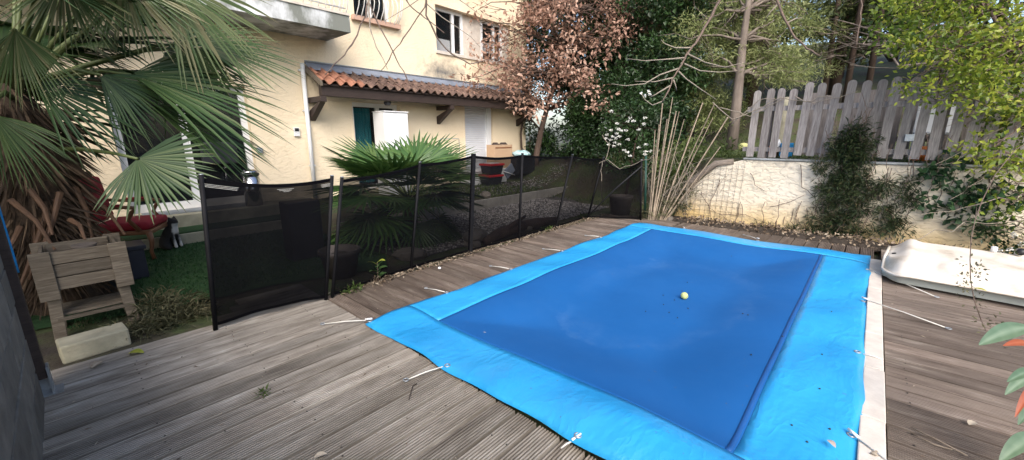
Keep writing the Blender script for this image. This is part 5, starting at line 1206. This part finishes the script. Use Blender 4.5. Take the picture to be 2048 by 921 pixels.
# ------------------------------------------------------------------ things against the house
cb = thing('white_cabinet', 'tall white two-door cabinet standing in front of the glazed door', 'cabinet', (5.0, 7.4, .2)); cx0 = aty(768, 224, 7.35).x; cx1 = aty(816, 226, 7.35).x; cz1 = aty(790, 225, 7.35).z
MB().bb(cx0, cx1, 7.37, 7.78, .16, cz1).build('carcass', M['white_pvc'], cb, bevel=.006)
for i in range(2): xa = cx0 + .01 + i * (cx1 - cx0) / 2; xb = cx0 - .01 + (i + 1) * (cx1 - cx0) / 2; d_ = MB().bb(xa, xb, 7.352, 7.368, .22, cz1 - .03).build('door', M['white_pvc'], cb, bevel=.004); MB().bb(xa + .05, xb - .05, 7.345, 7.351, .3, cz1 - .11).build('door_panel', M['white_pvc'], d_, bevel=.002)
MB().bb(cx0 - .01, cx1 + .01, 7.345, 7.79, cz1 + .002, cz1 + .022).build('top', M['white_pvc'], cb, bevel=.004)
def gz(x, y): return float(ground_h(x, y))
cr = thing('clothes_rack', 'thin grey wire rack standing left of the roller shutter', 'rack', (6.3, 7.6, .2)); a = aty(880, 278, 7.6); b = aty(918, 278, 7.6); zg = gz(6.3, 7.6)
MB().tube([V(a.x, 7.6, zg), V(a.x, 7.6, a.z - .02), V(a.x + .02, 7.6, a.z), V(b.x - .02, 7.6, a.z), V(b.x, 7.6, a.z - .02), V(b.x, 7.6, zg)], .009, 6).build('frame', M['steel'], cr, True)
for k in range(1, 5): z = zg + (a.z - zg) * k / 5; MB().tube([V(a.x, 7.6, z), V(b.x, 7.6, z)], .006, 5).build('rung', M['steel'], cr, True)
wb = thing('white_bench', 'low white storage bench below the roller shutter', 'bench', (7.4, 7.5, .2)); MB().bb(6.75, 8.05, 7.35, 7.75, .17, .56).build('body', M['white_pvc'], wb, bevel=.01); MB().bb(6.72, 8.08, 7.33, 7.77, .562, .60).build('lid', M['white_pvc'], wb, bevel=.008)
def crate(lx, z, label):
    t = thing('storage_crate', label, 'crate', (lx, 7.1, z), 'black crates with red lids'); mb = MB(); mb.v = [V(lx + sx * w_, 7.13 + sy * d_, zz) for zz, w_, d_ in ((z, .19, .15), (z + .22, .235, .19)) for sx, sy in ((-1, -1), (1, -1), (1, 1), (-1, 1))]
    mb.f = [(0, 3, 2, 1), (4, 5, 6, 7)] + [(i, (i+1) % 4, 4 + (i+1) % 4, 4 + i) for i in range(4)]; mb.build('body', M['black_plastic'], t, bevel=.012); MB().bb(lx - .255, lx + .255, 6.92, 7.34, z + .222, z + .272).build('lid', M['red_plastic'], t, bevel=.012)
    return t
crx = aty(984, 350, 7.1).x; cz0 = gz(crx, 7.1)
crate(crx, cz0, 'lower black storage crate with red lid on the ground'); crate(crx + .03, cz0 + .275, 'upper black storage crate with red lid on the other crate')
props(MB().box((crx + .02, 7.12, cz0 + .556), (.3, .24, .012)).build('paper_sheet', M['white_pvc'], None), 'white sheet lying on the upper red crate lid', 'sheet')
bx = thing('cardboard_box', 'open cardboard box with dark clothes standing on the white bench', 'box', (7.9, 7.55, .6)); bx0, bx1 = aty(985, 300, 7.5).x, aty(1020, 300, 7.5).x; bz = aty(1000, 290, 7.5).z
MB().bb(bx0, bx1, 7.42, 7.72, .602, bz).build('body', M['cardboard'], bx); MB().bb(bx0 + .03, bx1 - .03, 7.414, 7.419, bz - .09, bz - .06).build('tape', M['chair_wood'], bx)
cl_ = MB()
for k in range(9): cl_.lathe((bx0 + .1 + (bx1 - bx0 - .2) * random.random(), 7.5 + .12 * random.random(), bz - .03), [(.09, 0), (.08, .04), (.03, .09)], 8)
props(cl_.build('dark_clothes', M['beam'], None, True), 'heap of dark clothes on top of the cardboard box', 'clothes')
bgp = aty(1042, 302, 7.35); bgm = MB().lathe((bgp.x, 7.35, bgp.z - .14), [(.20, 0), (.27, .04), (.25, .07), (.16, .11), (.10, .14), (.02, .15)], 18); 
for v in bgm.v: v.x += .035 * math.sin(v.z * 45 + v.y * 25); v.z += .025 * math.sin(v.x * 30 + v.y * 22)
props(bgm.build('shopping_bag', pmat('turquoise_patterned_bag', (.10, .42, .46), (.45, .58, .60), 14, .5, c3=(.05, .25, .28)), None, True), 'crumpled turquoise patterned bag right of the cardboard box', 'bag')
sx_ = MB().bb(bgp.x - .35, bgp.x + .45, 7.2, 7.6, gz(9, 7.3), bgp.z - .16).build('black_box', M['black_plastic'], None, bevel=.02); props(sx_, 'black storage box carrying the turquoise bag', 'box')
tb_ = thing('tipped_stool', 'small blue and white folding stool tipped over beside the crates', 'stool', (8.3, 7.0, .2)); p0 = aty(1012, 350, 6.95); p1 = aty(1025, 335, 6.95)
MB().box((p0.lerp(p1, .5)), (.36, .04, .24), Matrix.Rotation(R(-35), 3, 'Y')).build('seat', M['flash'], tb_, bevel=.01)
for s in (-1, 1): MB().tube([p0 + V(-.15, .05 * s, .1), p0 + V(.28, .05 * s, -.02)], .012, 6).build('leg', M['white_pvc'], tb_, True)
# dark drain pipe and ivy at the house corner
vine('dark knotted ivy stem climbing the right corner of the house', [[V(9.3, 7.9, .2), V(9.35, 7.88, .9), V(9.28, 7.9, 1.5), V(9.4, 7.85, 2.3), V(9.6, 7.8, 3.4), V(9.75, 7.9, 4.8)]], .03, 'bark')
cl = [(9.55 + random.uniform(-.1, .25), 7.85, z) for z in np.linspace(1.6, 5.4, 26)]
make_tree('corner_ivy', 'ivy foliage wrapping the upper right corner of the house', [V(9.7, 7.9, .2), V(9.7, 7.9, 2), V(9.7, 7.9, 4)], .02, cl, .22, 60, .08, 'lf_ivy', limb=0, aspect=.8, cat='ivy')
# ------------------------------------------------------------------ behind the pickets: garden toys and ball
props(MB().lathe((9.1, 1.95, 1.14 + .09 - .085), [(.0, 0), (.06, .012), (.085, .045), (.09, .085), (.085, .125), (.06, .155), (.0, .17)], 16, False).build('play_ball', M['ball_yellow'], None, True), 'pale yellow ball in the grass left of the picket fence', 'ball')
ty = thing('garden_toy', 'orange, white and blue plastic toy seen between the left pickets', 'toy', (8.4, 1.1, 1.1)); p = atx(1545, 275, 8.35)
MB().lathe((8.35, p.y, 1.1), [(.10, 0), (.10, .10), (.07, .17)], 12).build('orange_base', pmat('orange_plastic', (.62, .18, .03), (.52, .14, .02), 6, .5), ty, True); MB().lathe((8.37, p.y - .05, 1.2), [(.07, .0), (.09, .1), (.06, .19)], 12).build('white_top', M['white_pvc'], ty, True); MB().bb(8.3, 8.42, p.y - .32, p.y - .14, 1.1, 1.33).build('blue_panel', M['rope_blue'], ty, bevel=.01)
p = atx(1850, 280, 8.3); t = thing('orange_toy', 'small orange toy at the foot of the right-hand pickets', 'toy', (8.3, p.y, 1.1)); MB().lathe((8.3, p.y, 1.1), [(.11, 0), (.12, .10), (.07, .2)], 12).build('body', pmat('bright_orange', (.7, .2, .04), (.6, .16, .03), 6, .5), t, True)
p = atx(1875, 240, 8.5); t = thing('garden_chair', 'white garden chair beyond the right-hand pickets', 'chair', (8.5, p.y, 1.08))
MB().bb(8.3, 8.7, p.y - .22, p.y + .22, 1.46, 1.5).build('seat', M['white_pvc'], t, bevel=.01); MB().bb(8.68, 8.72, p.y - .22, p.y + .22, 1.5, 1.95).build('backrest', M['white_pvc'], t, bevel=.01)
for sx in (8.33, 8.67):
    for sy in (-.19, .19): MB().bb(sx - .02, sx + .02, p.y + sy - .02, p.y + sy + .02, 1.05, 1.46).build('leg', M['white_pvc'], t)
p = atx(1570, 230, 8.6); props(MB().lathe((8.6, p.y, 1.05), [(.10, 0), (.13, .3), (.09, .6), (.11, .9), (.05, 1.05)], 9).build('pale_boulder', M['kerb'], None, True), 'tall pale stone behind the third and fourth pickets', 'stone')
p = atx(1819, 276, WX - .005); props(MB().bb(WX - .012, WX + .012, p.y - .045, p.y + .045, p.z - .045, p.z + .045).build('junction_box', M['steel'], None, bevel=.004), 'small square pale box at the foot of the pickets', 'junction box')

# ------------------------------------------------------------------ rocks and logs at the fence foot
def rock(label, c, d, rz):
    me = bpy.data.meshes.new('rock'); bm = bmesh.new(); bmesh.ops.create_icosphere(bm, subdivisions=2, radius=1)
    for v in bm.verts: v.co = Vector((v.co.x * d[0], v.co.y * d[1], v.co.z * d[2])) * (1 + .16 * math.sin(v.co.x * 5 + rz) * math.cos(v.co.y * 4 + rz * 2) + random.uniform(-.05, .05))
    bm.to_mesh(me); bm.free(); return props(link('rock', me, M['stone'], None, c, (0, 0, rz)), label, 'rock', 'rocks along the fence')
rock('flat brown rock behind the fence just right of the thick post', (3.75, 4.02, .08), (.26, .15, .09), .4); rock('smaller rock under the flat brown rock', (3.62, 3.95, .0), (.16, .12, .07), 1.4); rock('dark rock behind the fence under the fourth bay', (4.75, 3.98, .06), (.22, .15, .12), .9); rock('grey rock at the far fence corner', (7.08, 2.55, .0), (.10, .08, .07), .2); rock('pale rock by the far fence bay', (6.0, 6.1, .2), (.12, .1, .1), 2.0)
rock('mossy rock below the second fence bay', (2.7, 4.1, .02), (.2, .14, .09), 2.2)
dl = thing('driftwood_log', 'dark gnarled log lying behind the foot of the fence', 'log', (4.3, 3.85, 0)); MB().tube([V(3.75, 3.85, .02), V(4.1, 3.86, .08), V(4.5, 3.88, .10), V(5.0, 3.9, .07), V(5.6, 3.95, .03)], [.05, .09, .08, .09, .05], 9).build('trunk', M['bark'], dl, True)
MB().tube([V(4.1, 3.86, .08), V(4.35, 3.8, .2), V(4.6, 3.82, .26)], [.05, .035, .02], 7).build('stub', M['bark'], dl, True)
# litter along the fence foot and loose leaves
n = 1500; lx = rng.uniform(1.5, 6.7, n); ly = 3.60 + rng.normal(size=n) * .045; lp = np.stack([lx, ly, np.full(n, .008) + rng.random(n) * .015], 1)
props(link('leaf_litter', leaf_mesh('leaf_litter', lp, rand_dirs(n) * np.array([1, 1, .25]), rand_dirs(n, 3), rng.uniform(.02, .065, n), .016, rng.random(n)), M['lf_dry']), 'narrow band of dry leaves along the foot of the pool fence', 'leaf litter', kind='stuff')
n = 1100; lx = rng.uniform(-.3, 7, n); ly = rng.uniform(-2.3, 3.5, n); kk = ~((lx > 1.35) & (lx < 6.4) & (ly > -.2) & (ly < 2.85)); lp = np.stack([lx, ly, np.full(n, .006)], 1)[kk]
props(link('deck_debris', leaf_mesh('deck_debris', lp, rand_dirs(len(lp)) * np.array([1, 1, .1]), rand_dirs(len(lp), 4), rng.uniform(.006, .028, len(lp)) * rng.choice([.7, 1, 1.5], len(lp)), .007, rng.random(len(lp))), M['lf_dry']), 'tiny dry leaf bits scattered over the deck boards', 'debris', kind='stuff')
bpx = [(1365, 576), (1327, 583), (1328, 601), (1292, 615), (1339, 617), (1356, 628), (1377, 609), (1375, 561), (1350, 592), (1378, 580), (1485, 632), (1495, 637), (1463, 512), (1500, 725), (1640, 730), (1635, 800), (1580, 870), (1610, 905), (1655, 880), (1562, 690), (1660, 640)]
bp_ = MB()
for x, y in bpx: g = gnd(x, y, -.03); bp_.lathe((g.x, g.y, cz(g.x, g.y) - .001), [(.003, 0), (.006, .004), (.003, .008)], 7)
props(bp_.build('dropped_berries', M['black_plastic'], None, True), 'small black berries scattered on the pool cover', 'berries', kind='stuff')
g = gnd(1369, 590, -.03); br_ = .034
tbm = MB().lathe((g.x, g.y, cz(g.x, g.y)), [(br_ * math.sin(a), br_ - br_ * math.cos(a)) for a in np.linspace(.02, math.pi - .02, 13)], 18)
props(tbm.build('tennis_ball', M['ball'], None, True), 'faded yellow-green tennis ball on the blue pool cover', 'ball')
def fallen(label, px_, py_, z, sx, sy, wd_, mat, tone):
    a = gnd(px_, py_, z); b = gnd(px_ + sx, py_ + sy, z); d = b - a; o = big_leaf(None, a, b, V(-d.y, d.x, 0), wd_, mat, .15, tone); o.name = 'fallen_leaf'; props(o, label, 'leaf', 'fallen leaves')
fallen('beige curled leaf on the near part of the blue cover', 960, 668, .0, 16, 3, .018, 'lf_dry', 1.0)
fallen('orange-tan leaf on the near right border of the cover', 1655, 880, .05, 16, 16, .014, 'lf_oak', 1.0)
fallen('yellow leaf on the deck by the kerb stone', 256, 708, .01, 32, -2, .03, 'lf_gold', .8)
fallen('brown leaf on the deck in front of the kerb stone', 184, 736, .01, 24, -14, .03, 'lf_dry', .7)
fallen('pale leaf at the bottom edge of the near deck', 628, 916, .01, 26, -8, .016, 'lf_dry', 1.0)
fallen('pale leaf on the right-hand deck', 1938, 850, .01, 14, -5, .016, 'lf_dry', 1.0)
fallen('large tan leaf by the near right coping corner', 1742, 905, .03, 14, 8, .022, 'lf_dry', .8)
tg = thing('dry_stalk', 'forked straw-coloured stalk on the lower right deck', 'stalk', gnd(1880, 880, .01)); MB().tube([gnd(1822, 855, .012), gnd(1870, 878, .016), gnd(1935, 912, .012)], [.003, .004, .003], 5).build('stem', M['cane'], tg, True); MB().tube([gnd(1822, 866, .012), gnd(1870, 890, .014), gnd(1905, 900, .012)], [.002, .003, .002], 5).build('stem', M['cane'], tg, True)
pbl = gnd(879, 537, .012); props(MB().lathe((pbl.x, pbl.y, 0), [(.004, 0), (.017, .008), (.018, .018), (.008, .027)], 10).build('white_pebble', M['white_pvc'], None, True), 'white pebble on the deck by the net fence', 'pebble')
# seedling at the fence
sg = thing('laurel_seedling', 'small laurel seedling growing between deck and net fence', 'seedling', (2.07, 3.53, 0)); b = gnd(757, 566); MB().tube([b, b + V(0, 0, .1), b + V(.01, .01, .22)], .006, 5).build('stem', M['bark'], sg, True)
for k in range(11):
    a = k * 2.4; zz = .05 + k * .016; big_leaf(sg, b + V(0, 0, zz), b + V(.10 * math.cos(a), .10 * math.sin(a), zz + .035), V(-math.sin(a), math.cos(a), .2), .024, 'lf_vib' if k < 9 else 'lf_gold', .2, .7)
weed_patch('weeds', 'pale dry grass tuft at the foot of the laurel seedling', 'weeds', [(b.x - .05, b.y, .02), (b.x + .05, b.y + .02, .02)], .09, 45, .09, .006, 'lf_dry', 1.0, .5, kind='stuff')
for (x, y, s_) in [(698, 585, 'first'), (1090, 462, 'distant'), (1165, 436, 'farthest')]:
    g = gnd(x, y); weed_patch('weeds', {'first': 'small green weed by the first fence post', 'distant': 'green weed under the fourth fence bay', 'farthest': 'bright green weed at the last but one fence post'}[s_], 'weeds', [(g.x, g.y, .02), (g.x + .08, g.y, .02)], .07, 40, .06, .02, 'lf_grass', .8, .2, kind='stuff')
g = gnd(528, 790); weed_patch('weeds', 'little pale green weed sprouting between the near deck boards', 'weeds', [(g.x, g.y, .015)], .035, 40, .035, .008, 'lf_grass', .6, .1, kind='stuff')
sr = thing('string', 'dark bit of string lying on the deck by the near cover edge', 'string', gnd(822, 790, .01)); MB().tube([gnd(818, 800, .008), gnd(822, 785, .012), gnd(826, 772, .01), gnd(834, 768, .008)], .003, 5).build('cord', M['beam'], sr, True)
# wicker armrest tip at the bottom left
wk = thing('wicker_chair', 'brown wicker chair arm just showing at the bottom left corner', 'chair', (.0, 1.45, 0)); wc = at(52, 940, 1.55)
MB().tube([V(wc.x, wc.y, 0), V(wc.x, wc.y, wc.z - .03), wc + V(0, 0, .005)], [.03, .034, .03], 12).build('arm_post', M['wicker'], wk, True)
for k in range(12):
    zz = wc.z - .2 + k * .018; MB().tube([V(wc.x + .037 * math.cos(a), wc.y + .037 * math.sin(a), zz + .006 * math.sin(a * 4 + k * 3.14)) for a in [2 * math.pi * i / 16 for i in range(17)]], .007, 5, False).build('strand', M['wicker'], wk, True)
